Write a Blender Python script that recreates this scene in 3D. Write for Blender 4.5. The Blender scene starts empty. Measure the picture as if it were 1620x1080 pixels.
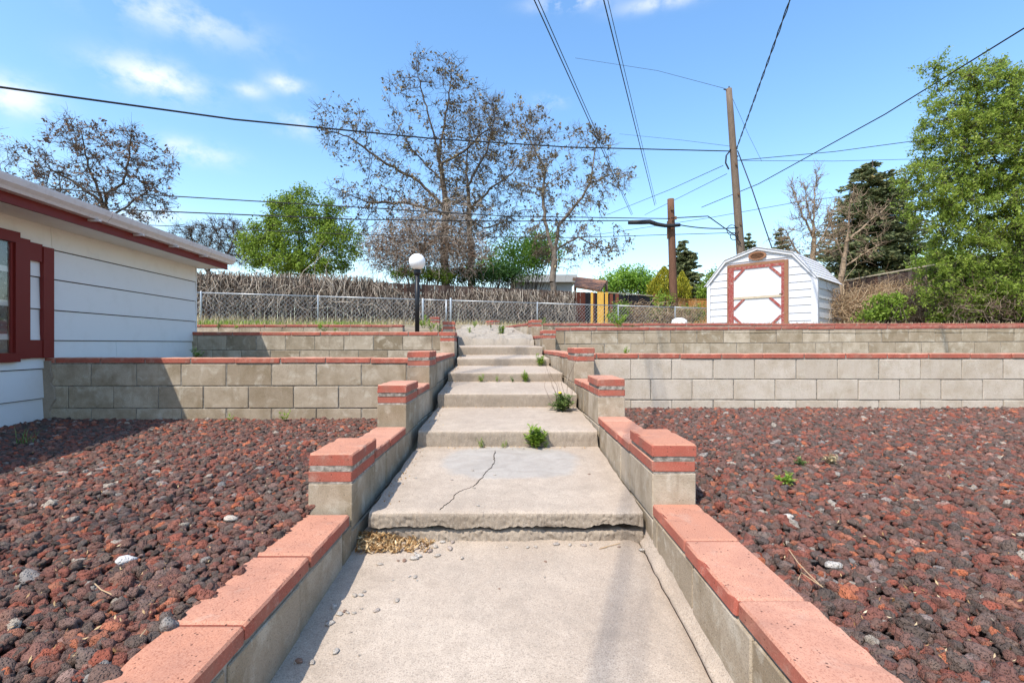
import bpy, bmesh, math, random
import numpy as np
from mathutils import Vector, Matrix, noise as mnoise
R = math.radians
random.seed(7)
RG = np.random.default_rng(11)
scene = bpy.context.scene
col = scene.collection
EYE = 1.10            # camera height; builders work relative to eye level, then everything is lifted

# ------------------------------------------------------------ camera, sky, sun
F, CX, CY = 775.0, 808.0, 543.0      # measured from the photograph (1620 px wide)
cam = bpy.data.cameras.new('camera')
camo = bpy.data.objects.new('camera', cam)
col.objects.link(camo)
camo.location = (0, 0, 0)
camo.rotation_euler = (R(90), 0, 0)
cam.sensor_width = 36.0
cam.lens = F * 36.0 / 1620
cam.shift_x = (810 - CX) / 1620
cam.shift_y = (CY - 540) / 1620
cam.clip_start = 0.05
cam.clip_end = 2000
scene.camera = camo

LX, LY = 0.38, 0.52                  # sunlight travels right, away and down
SUN_EL = math.atan2(1, math.hypot(LX, LY))
SUN_AZ = math.atan2(-LX, -LY)        # direction towards the sun, clockwise from +Y
sun = bpy.data.lights.new('sun', 'SUN')
sun.energy = 3.9
sun.angle = R(0.5)
sun.color = (1.0, 0.94, 0.86)
suno = bpy.data.objects.new('sun', sun)
col.objects.link(suno)
suno.rotation_euler = Vector((LX, LY, -1)).to_track_quat('-Z', 'Y').to_euler()

world = bpy.data.worlds.new('World')
scene.world = world
world.use_nodes = True
wn = world.node_tree
wn.nodes.clear()
def N(nt, t, **kw):
    n = nt.nodes.new(t)
    for k, v in kw.items():
        setattr(n, k, v)
    return n
sky = N(wn, 'ShaderNodeTexSky', sky_type='NISHITA')
sky.sun_disc = False
sky.sun_elevation = SUN_EL
sky.sun_rotation = SUN_AZ
sky.altitude = 300
sky.air_density = 1.25
sky.dust_density = 1.2
sky.ozone_density = 1.3
bg = N(wn, 'ShaderNodeBackground')
bg.inputs['Strength'].default_value = 0.135
wo = N(wn, 'ShaderNodeOutputWorld')
tc = N(wn, 'ShaderNodeTexCoord')
# a few thin clouds fixed in the sky by direction
cn = N(wn, 'ShaderNodeTexNoise')
cn.inputs['Scale'].default_value = 13.0
cn.inputs['Detail'].default_value = 7.0
cn.inputs['Roughness'].default_value = 0.6
mp = N(wn, 'ShaderNodeMapping')
mp.inputs['Scale'].default_value = (1, 1, 1.5)
wn.links.new(tc.outputs['Generated'], mp.inputs['Vector'])
wn.links.new(mp.outputs['Vector'], cn.inputs['Vector'])
CLOUDS = [(245, 125, 62, 24, 1.0), (15, 150, 46, 24, 1.0), (290, 238, 60, 16, .75), (452, 133, 26, 12, .8),
          (480, 198, 42, 15, .7), (270, 22, 110, 26, .6), (395, 143, 22, 10, .6), (900, 4, 50, 10, .9), (1050, 2, 60, 10, .7),
          (870, 160, 25, 10, .5), (225, 340, 60, 14, .7), (-260, 190, 150, 40, .8), (2100, 100, 200, 50, .7)]
prev = None
for (px, py, rx, ry, amp) in CLOUDS:
    v = Vector(((px - CX) / F, 1, (CY - py) / F))
    L = v.length
    v.normalize()
    right = Vector((v.y, -v.x, 0)).normalized()
    up = right.cross(v)
    def dot(vec, k):
        d = N(wn, 'ShaderNodeVectorMath', operation='DOT_PRODUCT')
        wn.links.new(tc.outputs['Generated'], d.inputs[0])
        d.inputs[1].default_value = vec
        m = N(wn, 'ShaderNodeMath', operation='MULTIPLY')
        wn.links.new(d.outputs['Value'], m.inputs[0])
        m.inputs[1].default_value = k
        m2 = N(wn, 'ShaderNodeMath', operation='POWER')
        ab = N(wn, 'ShaderNodeMath', operation='ABSOLUTE')
        wn.links.new(m.outputs[0], ab.inputs[0])
        wn.links.new(ab.outputs[0], m2.inputs[0])
        m2.inputs[1].default_value = 2
        return m2
    a = dot(right, F * L / rx)
    b = dot(up, F * L / ry)
    f = dot(v, 1.0)                       # keeps the cloud on its own side of the sky
    s = N(wn, 'ShaderNodeMath', operation='ADD')
    wn.links.new(a.outputs[0], s.inputs[0]); wn.links.new(b.outputs[0], s.inputs[1])
    e = N(wn, 'ShaderNodeMath', operation='MULTIPLY'); e.inputs[1].default_value = -0.9
    wn.links.new(s.outputs[0], e.inputs[0])
    ex = N(wn, 'ShaderNodeMath', operation='EXPONENT')
    wn.links.new(e.outputs[0], ex.inputs[0])
    dd = N(wn, 'ShaderNodeVectorMath', operation='DOT_PRODUCT')
    wn.links.new(tc.outputs['Generated'], dd.inputs[0]); dd.inputs[1].default_value = v
    gt = N(wn, 'ShaderNodeMath', operation='GREATER_THAN'); gt.inputs[1].default_value = 0
    wn.links.new(dd.outputs['Value'], gt.inputs[0])
    m = N(wn, 'ShaderNodeMath', operation='MULTIPLY')
    wn.links.new(ex.outputs[0], m.inputs[0]); wn.links.new(gt.outputs[0], m.inputs[1])
    m3 = N(wn, 'ShaderNodeMath', operation='MULTIPLY'); m3.inputs[1].default_value = amp
    wn.links.new(m.outputs[0], m3.inputs[0])
    if prev is None:
        prev = m3
    else:
        ad = N(wn, 'ShaderNodeMath', operation='ADD')
        wn.links.new(prev.outputs[0], ad.inputs[0]); wn.links.new(m3.outputs[0], ad.inputs[1])
        prev = ad
cr = N(wn, 'ShaderNodeMapRange')
cr.inputs['From Min'].default_value = 0.40
cr.inputs['From Max'].default_value = 0.60
wn.links.new(cn.outputs['Fac'], cr.inputs['Value'])
cm = N(wn, 'ShaderNodeMath', operation='MULTIPLY'); cm.use_clamp = True
wn.links.new(cr.outputs[0], cm.inputs[0]); wn.links.new(prev.outputs[0], cm.inputs[1])
cm2 = N(wn, 'ShaderNodeMath', operation='MULTIPLY'); cm2.inputs[1].default_value = 0.85
wn.links.new(cm.outputs[0], cm2.inputs[0])
mx = N(wn, 'ShaderNodeMix', data_type='RGBA')
wn.links.new(cm2.outputs[0], mx.inputs['Factor'])
hs = N(wn, 'ShaderNodeHueSaturation'); hs.inputs['Saturation'].default_value = 1.22; hs.inputs['Value'].default_value = 1.48
wn.links.new(sky.outputs[0], hs.inputs['Color'])
wn.links.new(hs.outputs[0], mx.inputs['A'])
mx.inputs['B'].default_value = (6.0, 6.1, 6.3, 1)
wn.links.new(mx.outputs['Result'], bg.inputs['Color'])
wn.links.new(bg.outputs[0], wo.inputs['Surface'])

scene.view_settings.view_transform = 'Standard'
scene.view_settings.look = 'None'
scene.view_settings.exposure = 0.60
scene.view_settings.gamma = 1.0
scene.view_settings.use_curve_mapping = False
scene.render.engine = 'CYCLES'
scene.cycles.max_bounces = 6
scene.cycles.transparent_max_bounces = 8

# ------------------------------------------------------------ helpers
def P(px, py, d):
    """the place in the world seen at photograph pixel px,py, d metres in front"""
    return Vector(((px - CX) / F * d, d, (CY - py) / F * d))

def tag(o, label=None, cat=None, group=None, kind=None):
    if label: o['label'] = label
    if cat: o['category'] = cat
    if group: o['group'] = group
    if kind: o['kind'] = kind
    return o

def empty(name, loc=(0, 0, 0), rz=0, label=None, cat=None, group=None):
    o = bpy.data.objects.new(name, None)
    col.objects.link(o)
    o.location = loc
    o.rotation_euler = (0, 0, rz)
    o.empty_display_size = 0.1
    return tag(o, label, cat, group)

def link(name, me, parent=None, mat=None, smooth=False):
    o = bpy.data.objects.new(name, me)
    col.objects.link(o)
    if parent: o.parent = parent
    if mat and not me.materials: me.materials.append(mat)
    if smooth:
        me.polygons.foreach_set('use_smooth', [True] * len(me.polygons))
    return o

def mesh_arrays(name, V, Fc, k):
    """V (n,3), Fc (m,k) faces with k corners each"""
    V = np.asarray(V, dtype=np.float32); Fc = np.asarray(Fc, dtype=np.int32)
    me = bpy.data.meshes.new(name)
    me.vertices.add(len(V)); me.vertices.foreach_set('co', V.ravel())
    me.loops.add(Fc.size); me.loops.foreach_set('vertex_index', Fc.ravel())
    me.polygons.add(len(Fc))
    me.polygons.foreach_set('loop_start', np.arange(0, Fc.size, k, dtype=np.int32))
    me.polygons.foreach_set('loop_total', np.full(len(Fc), k, dtype=np.int32))
    me.update(calc_edges=True)
    return me

class MB:
    """collects simple shapes into one mesh"""
    def __init__(s): s.v = []; s.f = []
    def add(s, vs, fs):
        b = len(s.v); s.v += [tuple(v) for v in vs]; s.f += [tuple(b + i for i in f) for f in fs]
    def box(s, x0, x1, y0, y1, z0, z1, M=None):
        vs = [Vector(p) for p in ((x0,y0,z0),(x1,y0,z0),(x1,y1,z0),(x0,y1,z0),(x0,y0,z1),(x1,y0,z1),(x1,y1,z1),(x0,y1,z1))]
        if M: vs = [M @ v for v in vs]
        s.add(vs, [(0,3,2,1),(4,5,6,7),(0,1,5,4),(1,2,6,5),(2,3,7,6),(3,0,4,7)])
    def bar(s, a, b, w, h, up=(0, 0, 1)):
        a, b = Vector(a), Vector(b)
        d = (b - a).normalized(); u = Vector(up)
        x = d.cross(u)
        if x.length < 1e-4: x = d.cross(Vector((1, 0, 0)))
        x.normalize(); u = x.cross(d)
        vs = []
        for p in (a, b):
            for sx, sz in ((-1,-1),(1,-1),(1,1),(-1,1)):
                vs.append(p + x * (w/2*sx) + u * (h/2*sz))
        s.add(vs, [(0,1,2,3),(7,6,5,4),(0,4,5,1),(1,5,6,2),(2,6,7,3),(3,7,4,0)])
    def tube(s, pts, rad, n=8, cap=True):
        pts = [Vector(p) for p in pts]
        if not isinstance(rad, (list, tuple)): rad = [rad] * len(pts)
        rings = []
        ref = Vector((0, 0, 1)) if abs((pts[-1] - pts[0]).normalized().z) < .9 else Vector((1, 0, 0))
        for i, p in enumerate(pts):
            d = (pts[min(i+1, len(pts)-1)] - pts[max(i-1, 0)]).normalized()
            x = d.cross(ref).normalized(); y = x.cross(d)
            rings.append([p + (x*math.cos(2*math.pi*k/n) + y*math.sin(2*math.pi*k/n)) * rad[i] for k in range(n)])
        vs = [v for r in rings for v in r]; fs = []
        for i in range(len(pts)-1):
            for k in range(n):
                fs.append((i*n+k, i*n+(k+1)%n, (i+1)*n+(k+1)%n, (i+1)*n+k))
        if cap:
            fs.append(tuple(range(n))[::-1]); fs.append(tuple((len(pts)-1)*n+k for k in range(n)))
        s.add(vs, fs)
    def build(s, name, mat, parent=None, smooth=False):
        me = bpy.data.meshes.new(name); me.from_pydata(s.v, [], s.f); me.update()
        me.materials.append(mat)
        return link(name, me, parent, None, smooth)

def tubes_np(P0, P1, R0, R1, n=3):
    P0, P1 = np.asarray(P0, float), np.asarray(P1, float)
    R0, R1 = np.asarray(R0, float), np.asarray(R1, float)
    D = P1 - P0; D /= (np.linalg.norm(D, axis=1, keepdims=True) + 1e-9)
    ref = np.where(np.abs(D[:, 2:3]) < .9, np.array([[0, 0, 1.]]), np.array([[1., 0, 0]]))
    X = np.cross(D, ref); X /= np.linalg.norm(X, axis=1, keepdims=True); Y = np.cross(X, D)
    ang = np.arange(n) * 2 * math.pi / n
    ring = X[:, None, :] * np.cos(ang)[None, :, None] + Y[:, None, :] * np.sin(ang)[None, :, None]
    A = P0[:, None, :] + ring * R0[:, None, None]; B = P1[:, None, :] + ring * R1[:, None, None]
    V = np.concatenate([A, B], axis=1).reshape(-1, 3)
    base = (np.arange(len(P0)) * 2 * n)[:, None]
    fs = []
    for k in range(n):
        fs.append(np.concatenate([base + k, base + (k+1) % n, base + n + (k+1) % n, base + n + k], axis=1))
    return V, np.concatenate(fs, axis=0)

def leaves_np(C, size, aspect=0.55, up=0.0, rng=RG, dirs=None):
    """one rhombic, slightly folded leaf (two triangles) at each centre"""
    n = len(C)
    a = rng.normal(size=(n, 3)) if dirs is None else dirs + rng.normal(size=(n, 3)) * .35
    a /= np.linalg.norm(a, axis=1, keepdims=True)
    nn = rng.normal(size=(n, 3)) + np.array([0, 0, up])
    b = np.cross(a, nn); b /= (np.linalg.norm(b, axis=1, keepdims=True) + 1e-9)
    w = np.cross(a, b)
    s = size * rng.uniform(.6, 1.35, size=(n, 1))
    v0 = C - a*s*.5; v2 = C + a*s*.5
    v1 = C + b*s*aspect*.5 + w*s*.1; v3 = C - b*s*aspect*.5 + w*s*.1
    V = np.stack([v0, v1, v2, v3], axis=1).reshape(-1, 3)
    i = np.arange(n)[:, None] * 4
    return V, np.concatenate([np.concatenate([i, i+1, i+2], 1), np.concatenate([i, i+2, i+3], 1)], 0)

# ------------------------------------------------------------ materials
MATS = {}
def material(name, build):
    m = bpy.data.materials.new(name); m.use_nodes = True
    nt = m.node_tree; b = nt.nodes['Principled BSDF']
    b.inputs['Specular IOR Level'].default_value = 0.25
    build(nt, b); MATS[name] = m
    return m
def L(nt, a, b): nt.links.new(a, b)
def coords(nt, rand=True, scale=(1, 1, 1)):
    t = N(nt, 'ShaderNodeTexCoord')
    out = t.outputs['Object']
    mp = N(nt, 'ShaderNodeMapping'); mp.inputs['Scale'].default_value = scale
    L(nt, out, mp.inputs['Vector'])
    if rand:
        oi = N(nt, 'ShaderNodeObjectInfo')
        mu = N(nt, 'ShaderNodeMath', operation='MULTIPLY'); mu.inputs[1].default_value = 37.0
        L(nt, oi.outputs['Random'], mu.inputs[0])
        cb = N(nt, 'ShaderNodeCombineXYZ')
        for k in 'XYZ': L(nt, mu.outputs[0], cb.inputs[k])
        L(nt, cb.outputs[0], mp.inputs['Location'])
    return mp.outputs[0]
def noise_tex(nt, vec, scale, detail=6, rough=.6, dist=0):
    n = N(nt, 'ShaderNodeTexNoise'); n.inputs['Scale'].default_value = scale
    n.inputs['Detail'].default_value = detail; n.inputs['Roughness'].default_value = rough
    n.inputs['Distortion'].default_value = dist
    if vec is not None: L(nt, vec, n.inputs['Vector'])
    return n.outputs['Fac']
def ramp(nt, fac, stops, interp='LINEAR'):
    r = N(nt, 'ShaderNodeValToRGB'); r.color_ramp.interpolation = interp
    e = r.color_ramp.elements
    while len(e) < len(stops): e.new(0.5)
    for i, (p, c) in enumerate(stops):
        e[i].position = p; e[i].color = (*c, 1) if len(c) == 3 else c
    L(nt, fac, r.inputs[0]); return r.outputs[0]
def mix(nt, fac, a, b, mode='MIX'):
    m = N(nt, 'ShaderNodeMix', data_type='RGBA', blend_type=mode)
    for v, s in ((fac, 'Factor'), (a, 'A'), (b, 'B')):
        if isinstance(v, bpy.types.NodeSocket): L(nt, v, m.inputs[s])
        elif isinstance(v, tuple): m.inputs[s].default_value = (*v, 1)
        else: m.inputs[s].default_value = v
    return m.outputs['Result']
def mrange(nt, v, a, b, c=0., d=1.):
    m = N(nt, 'ShaderNodeMapRange')
    for k, x in (('From Min', a), ('From Max', b), ('To Min', c), ('To Max', d)): m.inputs[k].default_value = x
    L(nt, v, m.inputs['Value']); return m.outputs[0]
def math_n(nt, op, a, b=0.):
    m = N(nt, 'ShaderNodeMath', operation=op)
    for i, v in enumerate((a, b)):
        if isinstance(v, bpy.types.NodeSocket): L(nt, v, m.inputs[i])
        else: m.inputs[i].default_value = v
    return m.outputs[0]
def bump(nt, bsdf, h, strength, dist):
    b = N(nt, 'ShaderNodeBump'); b.inputs['Strength'].default_value = strength; b.inputs['Distance'].default_value = dist
    L(nt, h, b.inputs['Height']); L(nt, b.outputs[0], bsdf.inputs['Normal'])
def obj_random(nt): return N(nt, 'ShaderNodeObjectInfo').outputs['Random']
def island_random(nt): return N(nt, 'ShaderNodeNewGeometry').outputs['Random Per Island']

def m_concrete(patch=False, c0=(.36,.285,.215), c1=(.50,.41,.32)):
    def f(nt, b):
        v = coords(nt)
        big = noise_tex(nt, v, 1.7, 6, .62)
        mid = noise_tex(nt, v, 14, 6, .7)
        fine = noise_tex(nt, v, 260, 3, .7)
        c = ramp(nt, big, [(.3, c0), (.7, c1)])
        c = mix(nt, mrange(nt, mid, .4, .7, 0, .5), c, (.27,.22,.17))
        sp = mrange(nt, fine, .37, .46, .75, 0)
        c = mix(nt, sp, c, (.19,.16,.13))
        sp2 = mrange(nt, fine, .60, .68, 0, .45)
        c = mix(nt, sp2, c, (.60,.52,.42))
        va = N(nt, 'ShaderNodeTexVoronoi'); va.inputs['Scale'].default_value = 240; L(nt, v, va.inputs['Vector'])
        sv = N(nt, 'ShaderNodeSeparateColor'); L(nt, va.outputs['Color'], sv.inputs[0])
        c = mix(nt, mrange(nt, sv.outputs[0], .84, .92, 0, .42), c, (.20,.16,.125))
        c = mix(nt, mrange(nt, sv.outputs[1], .86, .94, 0, .22), c, (.58,.50,.41))
        st_ = noise_tex(nt, v, 3.3, 7, .72, .5)
        c = mix(nt, mrange(nt, st_, .54, .70, 0, .35), c, (.24,.20,.16))
        vo = N(nt, 'ShaderNodeTexVoronoi'); vo.inputs['Scale'].default_value = 55; L(nt, v, vo.inputs['Vector'])
        pit = mrange(nt, vo.outputs['Distance'], .05, .13, 1, 0)
        gate = mrange(nt, noise_tex(nt, v, 21, 2), .56, .6, 0, .8)
        c = mix(nt, math_n(nt, 'MULTIPLY', pit, gate), c, (.11,.09,.075))
        if patch:
            t = N(nt, 'ShaderNodeTexCoord')
            sx = N(nt, 'ShaderNodeSeparateXYZ'); L(nt, t.outputs['Object'], sx.inputs[0])
            w = noise_tex(nt, v, 4.5, 5, .6)
            xx = math_n(nt, 'DIVIDE', math_n(nt, 'SUBTRACT', sx.outputs['X'], 0.0), .43)
            yy = math_n(nt, 'DIVIDE', math_n(nt, 'SUBTRACT', sx.outputs['Y'], 3.0), .36)
            r2 = math_n(nt, 'ADD', math_n(nt, 'POWER', math_n(nt, 'ABSOLUTE', xx), 2.6), math_n(nt, 'POWER', math_n(nt, 'ABSOLUTE', yy), 2.6))
            r2 = math_n(nt, 'ADD', r2, math_n(nt, 'MULTIPLY', math_n(nt, 'SUBTRACT', w, .5), 1.0))
            fm = mrange(nt, r2, .70, 1.0, 1, 0)
            pc = ramp(nt, noise_tex(nt, v, 7, 6, .6, 1.2), [(.3, (.26,.245,.22)), (.7, (.40,.38,.345))])
            c = mix(nt, math_n(nt, 'MULTIPLY', fm, .62), c, pc)
        L(nt, c, b.inputs['Base Color']); b.inputs['Roughness'].default_value = .92
        h = math_n(nt, 'ADD', math_n(nt, 'MULTIPLY', mid, .6), math_n(nt, 'MULTIPLY', fine, .5))
        bump(nt, b, h, .55, .004)
    return f
material('concrete', m_concrete())
material('slab_concrete', m_concrete(True))
material('shaded_dirty_concrete', m_concrete(False, (.22,.17,.12), (.38,.31,.235)))  # darker copy of concrete; grazing-sun shade and dirt of step fronts in its colour
material('pale_rubble', m_concrete(False, (.24,.205,.16), (.39,.34,.275)))

def m_block(lo, hi, stain):
    def f(nt, b):
        v = coords(nt)
        r = obj_random(nt)
        c = ramp(nt, r, [(0., lo), (.45, tuple((a+q)/2 for a, q in zip(lo, hi))), (1., hi)])
        big = noise_tex(nt, v, 5, 6, .65)
        c = mix(nt, mrange(nt, big, .42, .68, 0, .75), c, stain)
        lt = noise_tex(nt, v, 9, 5, .6, .6)
        c = mix(nt, mrange(nt, lt, .54, .70, 0, .6), c, (.55,.49,.39))
        fine = noise_tex(nt, v, 230, 3, .7)
        vo = N(nt, 'ShaderNodeTexVoronoi'); vo.inputs['Scale'].default_value = 60; L(nt, v, vo.inputs['Vector'])
        pit = mrange(nt, vo.outputs['Distance'], .08, .2, 1, 0)
        pg = mrange(nt, noise_tex(nt, v, 16, 3), .52, .6, 0, .8)
        c = mix(nt, math_n(nt, 'MULTIPLY', pit, pg), c, (.10,.075,.05))
        run = noise_tex(nt, coords(nt, True, (7, 7, .9)), 3, 4, .6)
        c = mix(nt, mrange(nt, run, .55, .75, 0, .45), c, stain)
        c = mix(nt, mrange(nt, fine, .34, .45, .6, 0), c, (.13,.11,.085))
        c = mix(nt, mrange(nt, fine, .58, .68, 0, .3), c, (.56,.50,.40))
        L(nt, c, b.inputs['Base Color']); b.inputs['Roughness'].default_value = .95
        h = math_n(nt, 'ADD', math_n(nt, 'MULTIPLY', noise_tex(nt, v, 60, 4), .7), fine)
        bump(nt, b, h, .6, .004)
    return f
material('tan_block', m_block((.295,.23,.155), (.475,.395,.295), (.21,.155,.088)))
material('grey_block', m_block((.47,.395,.31), (.56,.48,.39), (.39,.31,.22)))
material('weathered_block', m_block((.22,.175,.115), (.50,.43,.335), (.16,.12,.07)))
def f(nt, b):
    v = coords(nt); n = noise_tex(nt, v, 30, 5)
    L(nt, ramp(nt, n, [(.35, (.15,.13,.105)), (.7, (.34,.31,.26))]), b.inputs['Base Color']); b.inputs['Roughness'].default_value = .95
    bump(nt, b, noise_tex(nt, v, 90, 4), .6, .004)
material('mortar', f)
def f(nt, b):
    v = coords(nt); n = noise_tex(nt, v, 40, 5)
    L(nt, ramp(nt, n, [(.4, (.18,.155,.125)), (.68, (.44,.39,.33))]), b.inputs['Base Color']); b.inputs['Roughness'].default_value = .95
    bump(nt, b, noise_tex(nt, v, 90, 4), .8, .006)
material('pale_mortar', f)
def m_cap(top0, top1, side):
    def f(nt, b):
        v = coords(nt); r = obj_random(nt)
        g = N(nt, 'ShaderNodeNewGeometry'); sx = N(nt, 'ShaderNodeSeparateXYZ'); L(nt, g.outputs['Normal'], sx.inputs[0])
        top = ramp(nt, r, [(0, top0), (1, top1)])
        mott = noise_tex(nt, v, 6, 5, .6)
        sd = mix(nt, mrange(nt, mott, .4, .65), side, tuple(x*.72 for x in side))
        c = mix(nt, mrange(nt, sx.outputs['Z'], .3, .8), sd, top)      # flat tops take the paler colour, upright faces the deeper one
        c = mix(nt, mrange(nt, mott, .5, .72, 0, .6), c, (.34,.17,.12))
        c = mix(nt, mrange(nt, noise_tex(nt, v, 13, 4), .58, .7, 0, .35), c, (.48,.36,.28))
        fine = noise_tex(nt, v, 240, 3, .7)
        c = mix(nt, mrange(nt, fine, .36, .47, .7, 0), c, (.22,.075,.045))
        c = mix(nt, mrange(nt, fine, .58, .68, 0, .4), c, (.60,.36,.26))
        vo = N(nt, 'ShaderNodeTexVoronoi'); vo.inputs['Scale'].default_value = 62; L(nt, v, vo.inputs['Vector'])
        pit = mrange(nt, vo.outputs['Distance'], .12, .22, 1, 0)
        gate = mrange(nt, noise_tex(nt, v, 38, 2), .52, .55, 0, 1)
        c = mix(nt, mrange(nt, noise_tex(nt, v, 2.6, 6, .7, .8), .48, .66, 0, .5), c, (.36,.17,.115))
        pits = math_n(nt, 'MULTIPLY', pit, gate)
        c = mix(nt, math_n(nt, 'MULTIPLY', pits, .85), c, (.085,.035,.025))
        L(nt, c, b.inputs['Base Color']); b.inputs['Roughness'].default_value = .9
        h = math_n(nt, 'SUBTRACT', math_n(nt, 'MULTIPLY', fine, .6), pits)
        bump(nt, b, h, .6, .003)
    return f
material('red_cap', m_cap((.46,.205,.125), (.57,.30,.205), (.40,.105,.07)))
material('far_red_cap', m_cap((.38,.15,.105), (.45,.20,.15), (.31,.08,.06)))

def m_paint(c, rough=.6, dirt=.25, dirtc=(.35,.30,.24), sc=6, b_s=.15):
    def f(nt, b):
        v = coords(nt)
        n = noise_tex(nt, v, sc, 7, .65)
        k = mix(nt, mrange(nt, n, .5, .78, 0, dirt), c, dirtc)
        k = mix(nt, mrange(nt, noise_tex(nt, v, 90, 3), .6, .75, 0, dirt*.5), k, dirtc)
        L(nt, k, b.inputs['Base Color']); b.inputs['Roughness'].default_value = rough
        bump(nt, b, noise_tex(nt, v, 40, 5), b_s, .003)
    return f
material('white_siding', m_paint((.74,.73,.72), .6, .12))
material('bounce_warm_siding', m_paint((.76,.73,.68), .6, .2))  # warm ground bounce under the eave put into the paint colour
material('shed_white', m_paint((.60,.60,.62), .55, .4, (.40,.36,.30), 9))
material('shed_side', m_paint((.62,.62,.62), .6, .5, (.30,.27,.22), 12))
material('maroon_paint', m_paint((.17,.018,.014), .45, .2, (.10,.02,.02), 10))
material('gutter_paint', m_paint((.66,.60,.58), .4, .55, (.40,.30,.27), 14))
material('faded_red', m_paint((.27,.055,.045), .6, .95, (.46,.34,.27), 22))
material('wood_trim', m_paint((.27,.13,.07), .75, .8, (.14,.065,.04), 9))
material('pale_wood', m_paint((.50,.42,.30), .8, .6, (.25,.18,.12), 9))
material('roof_white', m_paint((.58,.58,.60), .7, .4, (.35,.33,.31), 20))
material('brown_roof', m_paint((.17,.115,.085), .85, .4, (.09,.06,.05), 12))
material('grey_wall', m_paint((.50,.53,.50), .7, .2))
material('far_white', m_paint((.36,.36,.35), .7, .2))
material('black_paint', m_paint((.012,.013,.015), .4, .3, (.05,.05,.05), 14))
material('black_rubber', m_paint((.02,.02,.022), .55, .3, (.06,.06,.06), 14))
material('galvanised', lambda nt, b: (m_paint((.42,.44,.45), .4, .4, (.25,.25,.25), 12)(nt, b), setattr(b.inputs['Metallic'], 'default_value', .4)))
material('rusty_metal', m_paint((.16,.09,.05), .8, .7, (.06,.05,.05), 20))
def f(nt, b):
    b.inputs['Base Color'].default_value = (.80,.80,.79,1); b.inputs['Roughness'].default_value = .25
    b.inputs['Subsurface Weight'].default_value = .25; b.inputs['Subsurface Radius'].default_value = (.05,.05,.05)
material('globe_plastic', f)
def f(nt, b):
    v = coords(nt, True, (1, 1, 1))
    vo = N(nt, 'ShaderNodeTexVoronoi'); vo.inputs['Scale'].default_value = 26; L(nt, v, vo.inputs['Vector'])
    n = noise_tex(nt, v, 22, 4, .6, 1.5)
    c = ramp(nt, n, [(.38, (.03,.04,.045)), (.5, (.13,.16,.17)), (.62, (.40,.46,.46))])
    L(nt, mix(nt, mrange(nt, vo.outputs['Distance'], .1, .5), c, (.10,.12,.13)), b.inputs['Base Color'])
material('lace_curtain', f)
def f(nt, b):
    b.inputs['Base Color'].default_value = (1,1,1,1); b.inputs['Transmission Weight'].default_value = 1
    b.inputs['Roughness'].default_value = .02; b.inputs['IOR'].default_value = 1.45
material('window_glass', f)

def m_wood(stops, scale=3., rough=.9):
    def f(nt, b):
        v = coords(nt, True, (1, 1, .12))
        c = ramp(nt, obj_random(nt), stops)
        n = noise_tex(nt, v, 40*scale/3, 6, .7)
        c = mix(nt, mrange(nt, n, .35, .7, 0, .6), c, tuple(x*.4 for x in stops[0][1]))
        L(nt, c, b.inputs['Base Color']); b.inputs['Roughness'].default_value = rough
        bump(nt, b, n, .5, .006)
    return f
material('weathered_boards', m_wood([(0, (.05,.032,.026)), (.4, (.09,.055,.042)), (.7, (.15,.115,.095)), (1, (.10,.04,.026))]))
material('dark_boards', m_wood([(0, (.018,.017,.02)), (1, (.035,.033,.035))]))
material('red_boards', m_wood([(0, (.13,.035,.02)), (1, (.18,.06,.035))]))
material('orange_boards', m_wood([(0, (.30,.13,.035)), (.5, (.42,.21,.06)), (1, (.36,.16,.05))]))
material('yellow_boards', m_wood([(0, (.62,.33,.045)), (1, (.70,.42,.09))]))
material('pole_wood', m_wood([(0, (.17,.125,.09)), (1, (.21,.155,.115))], 2.))
material('brown_pole_wood', m_wood([(0, (.15,.075,.045)), (1, (.18,.09,.055))], 2.))

def m_bark(c0, c1):
    def f(nt, b):
        v = coords(nt, True, (1, 1, .3)); n = noise_tex(nt, v, 14, 6, .7)
        L(nt, ramp(nt, n, [(.3, c0), (.7, c1)]), b.inputs['Base Color']); b.inputs['Roughness'].default_value = .95
        bump(nt, b, n, .6, .03)
    return f
material('dark_bark', m_bark((.035,.026,.02), (.13,.10,.075)))
material('grey_bark', m_bark((.09,.07,.055), (.26,.21,.165)))
material('tan_bark', m_bark((.19,.13,.085), (.40,.30,.20)))
def m_strand(stops):
    def f(nt, b):
        L(nt, ramp(nt, island_random(nt), stops), b.inputs['Base Color']); b.inputs['Roughness'].default_value = .9
    return f
material('dead_vine', m_strand([(0, (.04,.028,.022)), (.35, (.12,.085,.065)), (.6, (.34,.28,.22)), (.92, (.60,.52,.42)), (1, (.20,.10,.05))]))
material('tan_brush', m_strand([(0, (.16,.09,.05)), (.5, (.40,.27,.15)), (1, (.60,.46,.30))]))
material('grey_brush', m_strand([(0, (.14,.10,.075)), (.5, (.30,.235,.18)), (1, (.50,.42,.34))]))
material('dark_brush', m_strand([(0, (.07,.045,.03)), (.5, (.17,.11,.075)), (1, (.32,.24,.18))]))
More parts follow.
